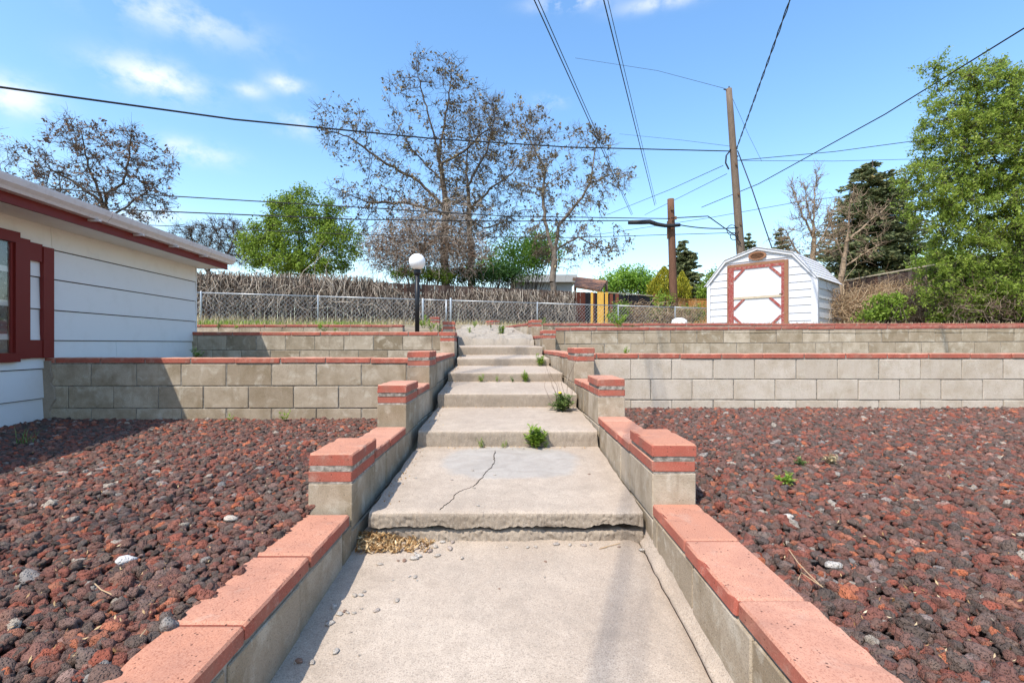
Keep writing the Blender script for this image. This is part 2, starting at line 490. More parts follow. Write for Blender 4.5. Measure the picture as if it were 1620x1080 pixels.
def m_leaf(stops, trans=.35, nscale=.7, rough=.55):
    def f(nt, b):
        g = island_random(nt)
        t = N(nt, 'ShaderNodeTexCoord')
        n = noise_tex(nt, t.outputs['Object'], nscale, 3)
        k = math_n(nt, 'ADD', math_n(nt, 'MULTIPLY', g, .6), mrange(nt, n, .3, .7, 0, .4))
        c = ramp(nt, k, stops)
        L(nt, c, b.inputs['Base Color']); b.inputs['Roughness'].default_value = rough
        tr = N(nt, 'ShaderNodeBsdfTranslucent'); L(nt, c, tr.inputs['Color'])
        ms = N(nt, 'ShaderNodeMixShader'); ms.inputs[0].default_value = trans
        out = [x for x in nt.nodes if x.type == 'OUTPUT_MATERIAL'][0]
        L(nt, b.outputs[0], ms.inputs[1]); L(nt, tr.outputs[0], ms.inputs[2]); L(nt, ms.outputs[0], out.inputs['Surface'])
    return f
material('brown_leaf', m_leaf([(0, (.07,.055,.03)), (.5, (.16,.125,.07)), (.85, (.30,.24,.14)), (1, (.20,.20,.07))], .15))
material('rust_leaf', m_leaf([(0, (.08,.045,.03)), (.6, (.19,.115,.07)), (1, (.32,.22,.14))], .15))
material('green_leaf', m_leaf([(0, (.07,.12,.015)), (.5, (.20,.30,.035)), (1, (.38,.48,.08))], .45))
material('elm_leaf', m_leaf([(0, (.10,.16,.02)), (.5, (.25,.34,.05)), (.9, (.42,.50,.10)), (1, (.48,.48,.18))], .5))
material('lime_leaf', m_leaf([(0, (.12,.24,.025)), (.5, (.22,.38,.045)), (1, (.36,.52,.10))]))
material('dark_leaf', m_leaf([(0, (.015,.05,.01)), (.6, (.04,.10,.02)), (1, (.09,.18,.03))]))
material('yellow_leaf', m_leaf([(0, (.14,.16,.015)), (.5, (.32,.31,.025)), (1, (.50,.42,.05))], .2))
material('spruce_needle', m_leaf([(0, (.05,.068,.03)), (.45, (.12,.145,.06)), (.8, (.24,.25,.11)), (1, (.34,.23,.10))], .15))
material('weed_leaf', m_leaf([(0, (.11,.19,.025)), (.5, (.25,.37,.05)), (1, (.44,.54,.12))], .4, 8))
material('grass_weed', m_leaf([(0, (.06,.11,.025)), (.5, (.15,.22,.06)), (1, (.32,.36,.15))], .3, 8))
material('dry_grass', m_leaf([(0, (.25,.18,.09)), (.5, (.45,.36,.20)), (.8, (.60,.50,.30)), (1, (.28,.36,.08))], .25, 1.5))
material('dead_leaf', m_leaf([(0, (.14,.06,.02)), (.4, (.38,.22,.09)), (.7, (.58,.42,.22)), (1, (.76,.64,.44))], .2, 30))
material('flower_yellow', m_paint((.8,.6,.03), .6, 0))
def m_stone(stops, dark=.5):
    def f(nt, b):
        v = coords(nt); c = ramp(nt, obj_random(nt), stops)
        n = noise_tex(nt, v, 5, 6, .75)
        c = mix(nt, mrange(nt, n, .35, .7, 0, dark), c, mix(nt, .5, c, (.03,.02,.018)))
        n2 = noise_tex(nt, v, 2.2, 3)
        c = mix(nt, mrange(nt, n2, .55, .75, 0, dark*.8), c, (.26,.11,.08))
        L(nt, c, b.inputs['Base Color']); b.inputs['Roughness'].default_value = .85
        vo = N(nt, 'ShaderNodeTexVoronoi'); vo.inputs['Scale'].default_value = 9; L(nt, v, vo.inputs['Vector'])
        vp = mrange(nt, vo.outputs['Distance'], .1, .45)
        bump(nt, b, math_n(nt, 'ADD', vp, n), .9, .008)
    return f
material('lava_stone', m_stone([(0, (0.090,0.067,0.054)), (.16, (0.155,0.109,0.085)), (.30, (0.221,0.095,0.067)), (.42, (0.114,0.095,0.082)), (.52, (0.269,0.083,0.054)),
                                (.62, (0.171,0.140,0.117)), (.71, (0.204,0.095,0.070)), (.79, (0.351,0.095,0.054)), (.87, (0.179,0.132,0.104)), (.94, (0.506,0.151,0.067)), (.98, (0.277,0.254,0.231)), (1, (0.440,0.366,0.284))]))
material('pebble_stone', m_stone([(0, (.58,.50,.41)), (.7, (.64,.58,.50)), (.85, (.36,.19,.12)), (1, (.52,.47,.41))], .12))
material('white_stone', m_stone([(0, (.66,.62,.58)), (1, (.70,.67,.63))], .08))
def f(nt, b):
    v = coords(nt, False); n = noise_tex(nt, v, 2.5, 7, .65)
    c = ramp(nt, n, [(.3, (.17,.13,.09)), (.7, (.33,.27,.19))])
    c = mix(nt, mrange(nt, noise_tex(nt, v, .5, 4), .48, .7, 0, .5), c, (.14,.17,.06))
    L(nt, c, b.inputs['Base Color']); b.inputs['Roughness'].default_value = 1
    bump(nt, b, noise_tex(nt, v, 40, 5), .8, .02)
material('dirt', f)
material('dark_soil', m_paint((.055,.035,.028), 1, .5, (.09,.055,.045), 30, .8))
material('crack_dark', m_paint((.07,.055,.042), 1, .4, (.03,.025,.02), 30))

# ------------------------------------------------------------ ground
def sheet(name, x0, x1, y0, y1, zf, mat, nx=2, ny=2, rough=0.):
    xs = np.linspace(x0, x1, nx); ys = np.linspace(y0, y1, ny)
    V = []
    for y in ys:
        for x in xs:
            z = zf(x, y) if callable(zf) else zf
            if rough: z += rough * mnoise.noise((x*1.3, y*1.3, 3.)) + rough*.4*mnoise.noise((x*6, y*6, 8.))
            V.append((x, y, z))
    Fc = [(j*nx+i, j*nx+i+1, (j+1)*nx+i+1, (j+1)*nx+i) for j in range(ny-1) for i in range(nx-1)]
    o = link(name, mesh_arrays(name, V, Fc, 4), None, MATS[mat], True)
    return tag(o, kind='structure')
sheet('ground', -400, 400, -300, 9.45, -1.35, 'dirt')
sheet('upper_ground', -300, 300, 16.5, 600, .42, 'dirt', 60, 60)
sheet('near_upper_ground', -16, 13, 8.45, 17, lambda x, y: float(np.interp(y, [8.45, 8.9, 9.35, 11.6, 17], [-.05, .17, .23, .44, .46])) - (.09 if -1.6 < x < .7 and y < 11.6 else 0), 'dirt', 140, 60, .02)
GL = lambda y: -.735 + .012*(y-1)
GR = lambda y: -.735 + .024*(y-1)
sheet('gravel_bed_soil', -6.5, -.86, -2.5, 4.5, lambda x, y: GL(y) - .022, 'dark_soil', 30, 30, .006)
sheet('gravel_bed_soil', .80, 8.5, -2.5, 4.9, lambda x, y: GR(y) - .022, 'dark_soil', 30, 30, .006)
sheet('terrace_soil', -5.2, -.85, 4.5, 6.8, -.22, 'dirt', 20, 12, .03)
sheet('terrace_soil', .70, 13, 4.95, 7.4, -.20, 'dirt', 40, 12, .03)
sheet('terrace_soil', -12, -.9, 6.9, 9.45, lambda x, y: .08+.02*(y-6.9), 'dirt', 30, 12, .03)
sheet('terrace_soil', .52, 13, 7.5, 9.45, lambda x, y: .17, 'dirt', 40, 12, .03)
sheet('path_soil', -.78, .70, 2.0, 6.6, lambda x, y: -.90 + .14*(y-2.2), 'dirt', 14, 50, .012)
sheet('path_soil', -.98, .56, 6.6, 9.6, lambda x, y: -.90 + .14*(y-2.2), 'dirt', 14, 30, .012)

# ------------------------------------------------------------ walls of block and cap brick
BOX = {}
def bevel_box(dx, dy, dz, bev, var, mat):
    key = (round(dx, 3), round(dy, 3), round(dz, 3), bev, var, mat)
    if key in BOX: return BOX[key]
    bm = bmesh.new(); bmesh.ops.create_cube(bm, size=1)
    for v in bm.verts: v.co = Vector((v.co.x*dx, v.co.y*dy, v.co.z*dz))
    bmesh.ops.bevel(bm, geom=bm.edges[:], offset=bev, segments=1, affect='EDGES')
    rr = random.Random(hash(key) & 0xffff)
    for v in bm.verts: v.co += Vector([rr.uniform(-.5, .5)*bev*.6 for _ in range(3)])
    me = bpy.data.meshes.new('block'); bm.to_mesh(me); bm.free(); me.materials.append(MATS[mat])
    BOX[key] = me; return me
def worn_cap(dx, dy, dz, var, mat):
    key = ('cap', round(dx, 2), round(dy, 2), round(dz, 3), var, mat)
    if key in BOX: return BOX[key]
    xs = [-.5+.012/dx] + [-.5+i/9 for i in range(1, 9)] + [.5-.012/dx]
    ring = []
    bv = .006
    for (y, z) in ((-dy/2, -dz/2+.002), (-dy/2, dz/2-bv), (-dy/2+bv, dz/2), (0, dz/2), (dy/2-bv, dz/2), (dy/2, dz/2-bv), (dy/2, -dz/2+.002)): ring.append((y, z))
    vs = []; m_ = len(ring); q = var*5.3 + dx
    for x in [-.5] + xs + [.5]:
        endc = abs(x) == .5
        for j, (y, z) in enumerate(ring):
            ch = max(0, mnoise.noise((x*dx*21, y*30+q, z*20)) - .24)*.020 if j in (1, 2, 4, 5) else 0
            yy = y - math.copysign(ch + (.004 if endc else 0), y) if y else y
            zz = z - (ch*.8 + (.004 if endc else 0) if z > 0 else 0)
            vs.append((x*dx, yy, zz))
    n_ = len(xs)+2
    fs = [(i*m_+j, (i+1)*m_+j, (i+1)*m_+(j+1) % m_, i*m_+(j+1) % m_) for i in range(n_-1) for j in range(m_)]
    fs += [tuple(range(m_)), tuple((n_-1)*m_+j for j in range(m_))[::-1]]
    me = bpy.data.meshes.new('cap_brick'); me.from_pydata(vs, [], fs); me.update(); me.materials.append(MATS[mat])
    bm = bmesh.new(); bm.from_mesh(me); bmesh.ops.recalc_face_normals(bm, faces=bm.faces); bm.to_mesh(me); bm.free()
    BOX[key] = me; return me
def put(name, me, parent, loc, rz=0., jit=.0025):
    o = bpy.data.objects.new(name, me); col.objects.link(o); o.parent = parent
    o.location = (loc[0]+random.uniform(-jit, jit), loc[1]+random.uniform(-jit, jit), loc[2]+random.uniform(-jit, jit)*.6)
    o.rotation_euler = (random.uniform(-1, 1)*jit*.8, random.uniform(-1, 1)*jit*.8, rz + random.uniform(-1, 1)*jit*1.6)
    return o
PL, PH, T = .405, .2, .19
def course(root, a, b, zt, h, kind, mat, off=0., thick=T, bev=.004, jit=.0025):
    """a row of blocks from a to b (xy), top at zt, height h"""
    a, b = Vector(a), Vector(b); d = b - a; Ln = d.length; u = d.normalized(); rz = math.atan2(u.y, u.x)
    s = -off
    while s < Ln - .01:
        e = min(s + PL, Ln); st = max(s, 0)
        if e - st > .035:
            ln = round((e - st - .009) * 50) / 50 if (e - st) < PL - .02 else PL - .009
            c = a + u * ((st + e) / 2)
            me = worn_cap(ln, thick, h-.009, random.randrange(5), mat) if (kind == 'cap_brick' and (st+e)/2 < 9) else bevel_box(ln, thick, h - .009, bev, random.randrange(3), mat)
            put(kind, me, root, (c.x, c.y, zt - h/2 - .0045 + .0045), rz, jit)
        s += PL
def wall_run(root, a, b, ztop, ncourse, off=0., mat='tan_block', cap='red_cap', thick=T, mort=None):
    """cap bricks with courses of block below them; a and b are on the centre line"""
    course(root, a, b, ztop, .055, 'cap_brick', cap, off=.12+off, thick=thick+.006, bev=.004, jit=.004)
    for k in range(ncourse):
        course(root, a, b, ztop - .058 - k*PH, PH, 'block', mat, off=(0 if k % 2 else .2) + off, thick=thick)
    if mort is not None:
        a, b = Vector(a), Vector(b); u = (b-a).normalized()
        mort.bar((a.x+u.x*.01, a.y+u.y*.01, ztop-.02-(ncourse*PH+.03)/2), (b.x-u.x*.01, b.y-u.y*.01, ztop-.02-(ncourse*PH+.03)/2), thick-.014, ncourse*PH+.03)
def pier(root, c, rz, ztop, nblock, mat='tan_block', cap='red_cap', w=T, ln=.40, mort=None):
    u = Vector((math.cos(rz), math.sin(rz)))        # the pier's long axis
    cc = Vector(c) + u*ln/2
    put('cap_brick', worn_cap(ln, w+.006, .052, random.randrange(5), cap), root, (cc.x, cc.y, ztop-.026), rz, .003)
    put('cap_brick', bevel_box(ln-.012, w-.002, .048, .004, 4, cap), root, (cc.x, cc.y, ztop-.097), rz, .002)
    put('mortar_joint', bevel_box(ln-.004, w-.012, .030, .003, 5, 'pale_mortar'), root, (cc.x, cc.y, ztop-.0625), rz, .001)
    put('mortar_joint', bevel_box(ln-.010, w-.006, .012, .003, 6, 'pale_mortar'), root, (cc.x, cc.y, ztop-.1255), rz, .001)
    z = ztop - .128
    for k in range(nblock):
        put('block', bevel_box(ln-.006, w, .192, .004, k % 3, mat), root, (cc.x, cc.y, z-.096), rz, .001)
        z -= .2
    if mort is not None:
        mort.bar((cc.x-u.x*(ln/2-.009), cc.y-u.y*(ln/2-.009), (ztop-.04+z)/2), (cc.x+u.x*(ln/2-.009), cc.y+u.y*(ln/2-.009), (ztop-.04+z)/2), w-.012, ztop-.04-z)

# left stepped wall beside the path
r = empty('stepped_wall', (-.78, 0, -1.0), label='stepped block wall with red caps along the left side of the path', cat='wall')
def local(root):                # children keep world coordinates
    root['_off'] = 0
    return root
def root_fix(root):
    off = Vector(root.location)
    for c in root.children:
        c.location = Vector(c.location) - off
    if '_off' in root: del root['_off']
mo = MB()
wall_run(r, (-.775, -1.2), (-.775, 2.10), -.715, 2, mort=mo, off=.258)
pier(r, (-.775, 2.10), R(90), -.475, 2, mort=mo, ln=.37)
wall_run(r, (-.775, 2.47), (-.775, 3.19), -.530, 3, mort=mo, off=.0)
pier(r, (-.775, 3.19), R(90), -.270, 3, mort=mo)
wall_run(r, (-.775, 3.59), (-.776, 4.12), -.326, 3, mort=mo)
pier(r, (-.777, 4.12), R(90.6), -.068, 3, mort=mo)
wall_run(r, (-.785, 4.52), (-.84, 6.50), -.120, 3, mort=mo, off=.1)
pier(r, (-.84, 6.50), R(92), .150, 3, mort=mo)
wall_run(r, (-.86, 6.90), (-.97, 7.80), .08, 2, mort=mo)
pier(r, (-.985, 7.80), R(95), .345, 3, mort=mo)
wall_run(r, (-1.02, 8.2), (-1.22, 9.3), .27, 2, mort=mo)
mo.build('mortar', MATS['mortar'], r); root_fix(r)
# right stepped wall
r = empty('stepped_wall', (.71, 0, -1.0), label='stepped block wall with red caps along the right side of the path', cat='wall')
mo = MB()
wall_run(r, (.708, -1.2), (.708, 2.12), -.688, 2, mort=mo, off=.189)
pier(r, (.708, 2.12), R(90), -.437, 2, mort=mo)
wall_run(r, (.708, 2.52), (.708, 3.42), -.506, 3, mort=mo)
pier(r, (.705, 3.42), R(91), -.248, 3, mort=mo)
wall_run(r, (.70, 3.83), (.685, 4.55), -.316, 3, mort=mo)
pier(r, (.684, 4.55), R(92.5), -.043, 3, mort=mo)
wall_run(r, (.668, 4.96), (.575, 7.2), -.095, 3, mort=mo, off=.1)
pier(r, (.567, 7.2), R(93), .195, 3, mort=mo)
wall_run(r, (.545, 7.6), (.47, 8.85), .13, 2, mort=mo)
pier(r, (.47, 8.85), R(97), .425, 3, mort=mo)
wall_run(r, (.40, 9.25), (-.06, 11.0), .385, 2, mort=mo, cap='far_red_cap')
pier(r, (-.36, 12.2), R(120), .57, 2, mort=mo, cap='far_red_cap')
mo.build('mortar', MATS['mortar'], r); root_fix(r)

def cross_wall(a, b, ztop, n, label, mat, cap='red_cap', off=0., tilt=0., thick=T):
    root = empty('terrace_wall', (a[0], a[1], ztop), label=label, cat='wall')
    m = MB(); wall_run(root, a, b, ztop, n, off, mat, cap, thick, m)
    m.build('mortar', MATS['mortar'], root); root_fix(root)
    root.rotation_euler = (0, tilt, 0)
    return root
cross_wall((-4.24, 4.495), (-.88, 4.495), -.125, 4, 'lowest block wall on the left, red capped, from the house corner to the path', 'tan_block', off=.14)
cross_wall((-4.43, 6.855), (-.95, 6.855), .163, 3, 'middle left terrace wall behind the lowest one, with the globe lamp on it', 'weathered_block', off=.1)
cross_wall((-9.0, 9.395), (-2.05, 9.395), .36, 2, 'low top terrace wall on the left just below the chain link fence', 'weathered_block', 'far_red_cap')
cross_wall((.79, 4.88), (7.6, 4.88), -.095, 3, 'pale block wall behind the right gravel bed, the lowest on the right', 'grey_block', off=.23)
cross_wall((.675, 7.60), (12.3, 7.60), .245, 3, 'second block wall on the right, tan blocks under a red cap', 'tan_block', off=.05, tilt=-R(.32), cap='far_red_cap')
cross_wall((.62, 9.4), (12.3, 9.4), .385, 2, 'thin topmost terrace wall on the right in front of the shed', 'weathered_block', 'far_red_cap')
r = empty('brick_pier', P(687.5, 525, 9.8), label='small free standing pier with red cap bricks behind the left wall top', cat='pier')
m2 = MB(); c = r.location; pier(r, (c.x, c.y), R(95), .53, 2, mort=m2, cap='far_red_cap'); m2.build('mortar', MATS['mortar'], r); root_fix(r)

# mortar collar at the house end of the lowest left wall
mb = MB()
rr = random.Random(4)
pts = []
for i in range(14):
    z = -.80 + i*.0495
    w = .13 + rr.uniform(-.03, .03)
    pts.append((z, w))
vs = []
for z, w in pts:
    vs += [(-4.32, 4.385, z), (-4.24+w, 4.386, z), (-4.24+w+.01, 4.405, z), (-4.32, 4.42, z)]
fs = []
for i in range(len(pts)-1):
    for k in range(4):
        fs.append((i*4+k, i*4+(k+1) % 4, (i+1)*4+(k+1) % 4, (i+1)*4+k))
fs += [(0, 3, 2, 1), tuple(len(vs)-4+k for k in range(4))]
mb.add(vs, fs)
tag(mb.build('mortar_collar', MATS['shaded_dirty_concrete']), 'rough smear of mortar joining the house corner to the lowest left wall', 'mortar')

# ------------------------------------------------------------ concrete path and steps
def slab(name, x0, x1, y0, y1, zf, zb, th, mat, label, ragged=.006, under=.0, top_noise=.0025, xl=None, nx=200, cat='step', skirt=None):
    """a cast slab: profile runs along Y and is swept over X, with an uneven front"""
    n = 22
    prof = [(y1 - (y1-y0-.012)*i/(n-1), 0) for i in range(n)]
    prof = [(y, zb + (zf-zb)*(y1-y)/(y1-y0)) for y, _ in prof]
    prof += [(y0+.004, zf-.005), (y0, zf-.014)]
    k = 7
    prof += [(y0, zf-.014-(th-.014)*(i+1)/k) for i in range(k)]
    prof += [(y0+.08, zf-th), (y1, zf-th)]
    V = []; m = len(prof)
    for i in range(nx+1):
        t = i/nx
        for j, (y, z) in enumerate(prof):
            x = x0 + (x1-x0)*t
            if xl: x = xl[0](y) + (xl[1](y)-xl[0](y))*t
            f = 0 if j < n-1 else 1
            q = Vector((x*5, y*5, z*5))
            dz = top_noise*mnoise.noise(q) + top_noise*.6*mnoise.noise(q*4)
            dy = 0
            if f:
                dy = ragged*mnoise.noise(q*1.2) + ragged*.45*mnoise.noise(Vector((x*24, z*26, 2))) + ragged*.5*mnoise.noise(Vector((x*65, z*65, 5))) + ragged*.4*mnoise.noise(Vector((x*140, z*140, 5)))
                if under and j >= n+3 and j < m-1:
                    w = (j-n-2)/5
                    dz += min(1, w)*under*(mnoise.noise(Vector((x*3.1+4, 1, 7))) + .4*mnoise.noise(Vector((x*11, 1, 3))) + .18*mnoise.noise(Vector((x*47, 1, 9))))
            if i in (0, nx) : x += .008*mnoise.noise(Vector((x, y*12, z*12)))
            V.append((x, y+dy, z+dz))
    Fc = [(i*m+j, (i+1)*m+j, (i+1)*m+(j+1) % m, i*m+(j+1) % m) for i in range(nx) for j in range(m)]
    me = bpy.data.meshes.new(name)
    me.from_pydata(V, [], Fc + [tuple(range(m)), tuple(nx*m+j for j in range(m))[::-1]])
    me.update(); me.materials.append(MATS[mat]); me.materials.append(MATS['shaded_dirty_concrete'])
    me.polygons.foreach_set('material_index', [1 if n <= (q_ % m) < m-1 else 0 for q_ in range(len(Fc))] + [1, 1])  # front faces get the darker concrete with shade and dirt mixed in
    me.polygons.foreach_set('use_smooth', [True]*len(Fc) + [False, False])
    o = link(name, me)
    try: me.set_sharp_from_angle(angle=R(50))
    except Exception: pass
    return tag(o, label, cat)
def lerp_poly(pts):
    xs, ys = zip(*pts)
    return lambda y: float(np.interp(y, xs, ys))
LI = lerp_poly([(0, -.685), (4.3, -.685), (6.5, -.745), (7.9, -.885), (9.8, -1.13)])
RI = lerp_poly([(0, .612), (3.4, .612), (4.6, .585), (7.2, .47), (8.9, .36), (11, -.16)])
XL = (lambda y: LI(y)+.05, lambda y: RI(y)-.018)
ZP = lambda y: -.885 - (2.2-y)*.088
# near walk, with the worn crack along its right side
xs = np.linspace(0, 1, 60); ys = np.linspace(-1.3, 2.32, 110)
edge = lambda y: .574 + .010*mnoise.noise((y*4, 1, 1)) + .005*mnoise.noise((y*17, 4, 1))
V = []
for y in ys:
    for t in xs:
        x = -.686 + (edge(y)+.686)*t
        V.append((x, y, ZP(y) + .0025*mnoise.noise((x*5, y*5, 0)) + .0015*mnoise.noise((x*22, y*22, 0)) - (.01 if t == 1 else 0)))
nx = 60
Fc = [(j*nx+i, j*nx+i+1, (j+1)*nx+i+1, (j+1)*nx+i) for j in range(len(ys)-1) for i in range(nx-1)]
o = link('path', mesh_arrays('path', V, Fc, 4), None, MATS['concrete'], True); tag(o, kind='structure')
V = []; prof = [(0.003, -.012), (.003, -.001), (.012, .004), (.03, .02), (.048, .055)]
for y in ys:
    for k, (dx, dz) in enumerate(prof):
        q = .003*mnoise.noise((y*9, k*3., 2)) + .002*mnoise.noise((y*31, k*3., 2))
        V.append((edge(y)+dx+(.002 if k < 2 else 0) + (q if k > 1 else 0), y, ZP(y)+dz+q))
m = len(prof)
Fc = [(j*m+i, j*m+i+1, (j+1)*m+i+1, (j+1)*m+i) for j in range(len(ys)-1) for i in range(m-1)]
o = link('mortar_fillet', mesh_arrays('mortar_fillet', V, Fc, 4), None, MATS['concrete'], True)
tag(o, 'strip of mortar between the near path and the foot of the right wall', 'mortar')
sheet('path_bed', -.69, .64, -1.3, 2.4, lambda x, y: ZP(y)-.02, 'dark_soil')
# lower riser under the first overhanging slab
slab('riser', -.66, .598, 2.200, 2.9, -.838, -.838, .08, 'shaded_dirty_concrete', 'rough lower riser below the cracked overhanging first slab', ragged=.016, top_noise=.012)
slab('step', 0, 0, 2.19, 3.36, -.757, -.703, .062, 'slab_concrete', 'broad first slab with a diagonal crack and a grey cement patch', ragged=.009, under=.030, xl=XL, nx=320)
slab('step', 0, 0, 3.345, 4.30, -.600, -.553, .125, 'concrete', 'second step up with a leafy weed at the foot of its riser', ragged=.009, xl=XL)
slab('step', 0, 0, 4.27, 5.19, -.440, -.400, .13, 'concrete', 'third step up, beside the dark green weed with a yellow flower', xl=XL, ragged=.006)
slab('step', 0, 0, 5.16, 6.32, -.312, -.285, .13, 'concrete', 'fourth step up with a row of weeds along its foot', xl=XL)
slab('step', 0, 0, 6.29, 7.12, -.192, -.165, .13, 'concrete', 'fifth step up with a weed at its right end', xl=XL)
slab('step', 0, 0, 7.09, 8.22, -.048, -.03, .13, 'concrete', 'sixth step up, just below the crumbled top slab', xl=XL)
# crumbled top: one displaced sheet that climbs towards the fence
V = []; xs = np.linspace(0, 1, 90); ys = np.linspace(8.15, 11.6, 150)
for y in ys:
    for t in xs:
        l, rr_ = LI(y)+.04, max(RI(y)-.02, LI(y)+.9)
        x = l + (rr_-l)*t
        z = .065 + .04*(1-math.exp(-(y-8.15)*4.)) + .098*(y-8.15)
        dv, pv = mnoise.voronoi(Vector((x*3.2+.4*mnoise.noise((x*5, y*5, 2)), y*2.0, 1)))
        z += .05*mnoise.noise(pv[0]*7.3) + .02*mnoise.noise((x*9, y*9, 4)) + .010*mnoise.noise((x*30, y*30, 5)) - .035*max(0, 1-(dv[1]-dv[0])/.10)
        if y < 8.17: z = -.06
        V.append((x, y, z))
nx = 90
Fc = [(j*nx+i, j*nx+i+1, (j+1)*nx+i+1, (j+1)*nx+i) for j in range(len(ys)-1) for i in range(nx-1)]
o = link('broken_slab', mesh_arrays('broken_slab', V, Fc, 4), None, MATS['pale_rubble'])
tag(o, 'crumbling pale concrete slab at the very top of the steps', 'slab')
# crack in the first slab
def on_slab(px, py):
    Y = F*.8603/(py-CY+F*.0462)
    return Vector(((px-CX)/F*Y, Y, -.757+.0462*(Y-2.19)))
cr_pts = [(770,175),(766,200),(768,215),(752,240),(735,255),(722,275),(700,300),(690,307),(668,318),(648,323),(622,336),(612,355),(595,372),(578,384),(556,404)]
cp = []
for (a, b) in zip(cr_pts[:-1], cr_pts[1:]):
    for t in np.linspace(0, 1, 5)[:-1]:
        x = a[0]+(b[0]-a[0])*t; y = a[1]+(b[1]-a[1])*t
        p = on_slab(460+x/2.382 + random.uniform(-1.3, 1.3), 640+y/2.382 + random.uniform(-.6, .6)); cp.append(p)
vs = []; fs = []
for i, p in enumerate(cp):
    w = .0004 + .0011*max(0, math.sin(i*.31+.6)) + random.uniform(0, .0007)
    vs += [(p.x-w, p.y, p.z+.0035), (p.x+w, p.y, p.z+.0035), (p.x+w, p.y, p.z-.004), (p.x-w, p.y, p.z-.004)]
for i in range(len(cp)-1):
    a, b = i*4, i*4+4
    fs += [(a, a+1, b+1, b), (a+1, a+2, b+2, b+1), (a, b, b+3, a+3), (a+3, b+3, b+2, a+2)]
mb = MB(); mb.add(vs, fs)
tag(mb.build('crack', MATS['crack_dark']), 'jagged crack running across the first slab of the path', 'crack')

# ------------------------------------------------------------ lava gravel
rock_col = bpy.data.collections.new('rock_shapes')
def rock_mesh(name, seed, mat, sub=3, amp=.30, sx=1., sy=.8, sz=.6):
    bm = bmesh.new(); bmesh.ops.create_icosphere(bm, subdivisions=sub, radius=.5)
    for v in bm.verts:
        n = v.co.normalized(); q = n*1.3 + Vector((seed*7.1, seed*3.3, seed))
        k = 1 + amp*1.5*mnoise.noise(q) + amp*.75*mnoise.noise(q*2.7) + amp*.55*mnoise.noise(q*6) + amp*.25*mnoise.noise(q*13)
        # a few flat broken faces
        for j in range(5):
            rr = random.Random(seed*31+j); pn = Vector([rr.gauss(0, 1) for _ in range(3)]).normalized(); lim = rr.uniform(.36, .47)
            dd = (n*.5*k).dot(pn)
            if dd > lim: k *= lim/dd + (1-lim/dd)*.25
        v.co = n*.5*k
        v.co.x *= sx; v.co.y *= sy; v.co.z *= sz
    me = bpy.data.meshes.new(name); bm.to_mesh(me); bm.free(); me.materials.append(MATS[mat])
    me.polygons.foreach_set('use_smooth', [True]*len(me.polygons))
    return me
for k in range(12):
    me = rock_mesh('rock', k+1, 'lava_stone', 3, .34, 1.05, random.uniform(.7, .95), random.uniform(.5, .75))
    rock_col.objects.link(bpy.data.objects.new('rock_shape', me))

def gravel(name, region, zf, dens, label):
    x0, x1, y0, y1, keep = region
    pts = []; st = 1/math.sqrt(dens)
    for lay in range(2):
        gx = np.arange(x0, x1, st); gy = np.arange(y0, y1, st)
        X, Y = np.meshgrid(gx, gy); X = X + RG.uniform(-.55, .55, X.shape)*st + lay*st/2; Y = Y + RG.uniform(-.55, .55, Y.shape)*st + lay*st/2
        X = X.ravel(); Y = Y.ravel(); k = keep(X, Y); X = X[k]; Y = Y[k]
        lump = np.array([mnoise.noise((x*2.1, y*2.1, 5)) for x, y in zip(X, Y)])
        Z = zf(Y) + RG.uniform(-.006, .004, X.shape) + lay*.008 + .010*lump
        pts.append(np.stack([X, Y, Z], 1))
    C = np.concatenate(pts); n = len(C)
    me = bpy.data.meshes.new(name); me.vertices.add(n); me.vertices.foreach_set('co', C.astype(np.float32).ravel())
    a = me.attributes.new('rot', 'FLOAT_VECTOR', 'POINT')
    rot = np.stack([RG.normal(0, .45, n), RG.normal(0, .45, n), RG.uniform(0, 6.283, n)], 1).astype(np.float32)
    a.data.foreach_set('vector', rot.ravel())
    a = me.attributes.new('scl', 'FLOAT', 'POINT')
    a.data.foreach_set('value', np.clip(RG.lognormal(math.log(.0290), .36, n), .012, .060).astype(np.float32))
    a = me.attributes.new('pick', 'INT', 'POINT'); a.data.foreach_set('value', RG.integers(0, 12, n).astype(np.int32))
    me.update(); me.materials.append(MATS['lava_stone'])
    o = link(name, me)
    ng = bpy.data.node_groups.get('scatter_rocks')
    if not ng:
        ng = bpy.data.node_groups.new('scatter_rocks', 'GeometryNodeTree')
        ng.interface.new_socket('Geometry', in_out='INPUT', socket_type='NodeSocketGeometry')
        ng.interface.new_socket('Geometry', in_out='OUTPUT', socket_type='NodeSocketGeometry')
        gi = N(ng, 'NodeGroupInput'); go = N(ng, 'NodeGroupOutput')
        ci = N(ng, 'GeometryNodeCollectionInfo'); ci.inputs['Collection'].default_value = rock_col
        ci.inputs['Separate Children'].default_value = True; ci.inputs['Reset Children'].default_value = True
        ip = N(ng, 'GeometryNodeInstanceOnPoints'); ip.inputs['Pick Instance'].default_value = True
        def na(nm, t):
            q = N(ng, 'GeometryNodeInputNamedAttribute', data_type=t); q.inputs['Name'].default_value = nm
            return [s for s in q.outputs if s.enabled and s.name == 'Attribute'][0]
        er = N(ng, 'FunctionNodeEulerToRotation')
        L(ng, na('rot', 'FLOAT_VECTOR'), er.inputs[0])
        L(ng, gi.outputs[0], ip.inputs['Points']); L(ng, ci.outputs[0], ip.inputs['Instance'])
        L(ng, na('pick', 'INT'), ip.inputs['Instance Index']); L(ng, er.outputs[0], ip.inputs['Rotation'])
        L(ng, na('scl', 'FLOAT'), ip.inputs['Scale']); L(ng, ip.outputs[0], go.inputs[0])
    md = o.modifiers.new('scatter', 'NODES'); md.node_group = ng
    tag(o, label, 'gravel', kind='stuff')
    return o
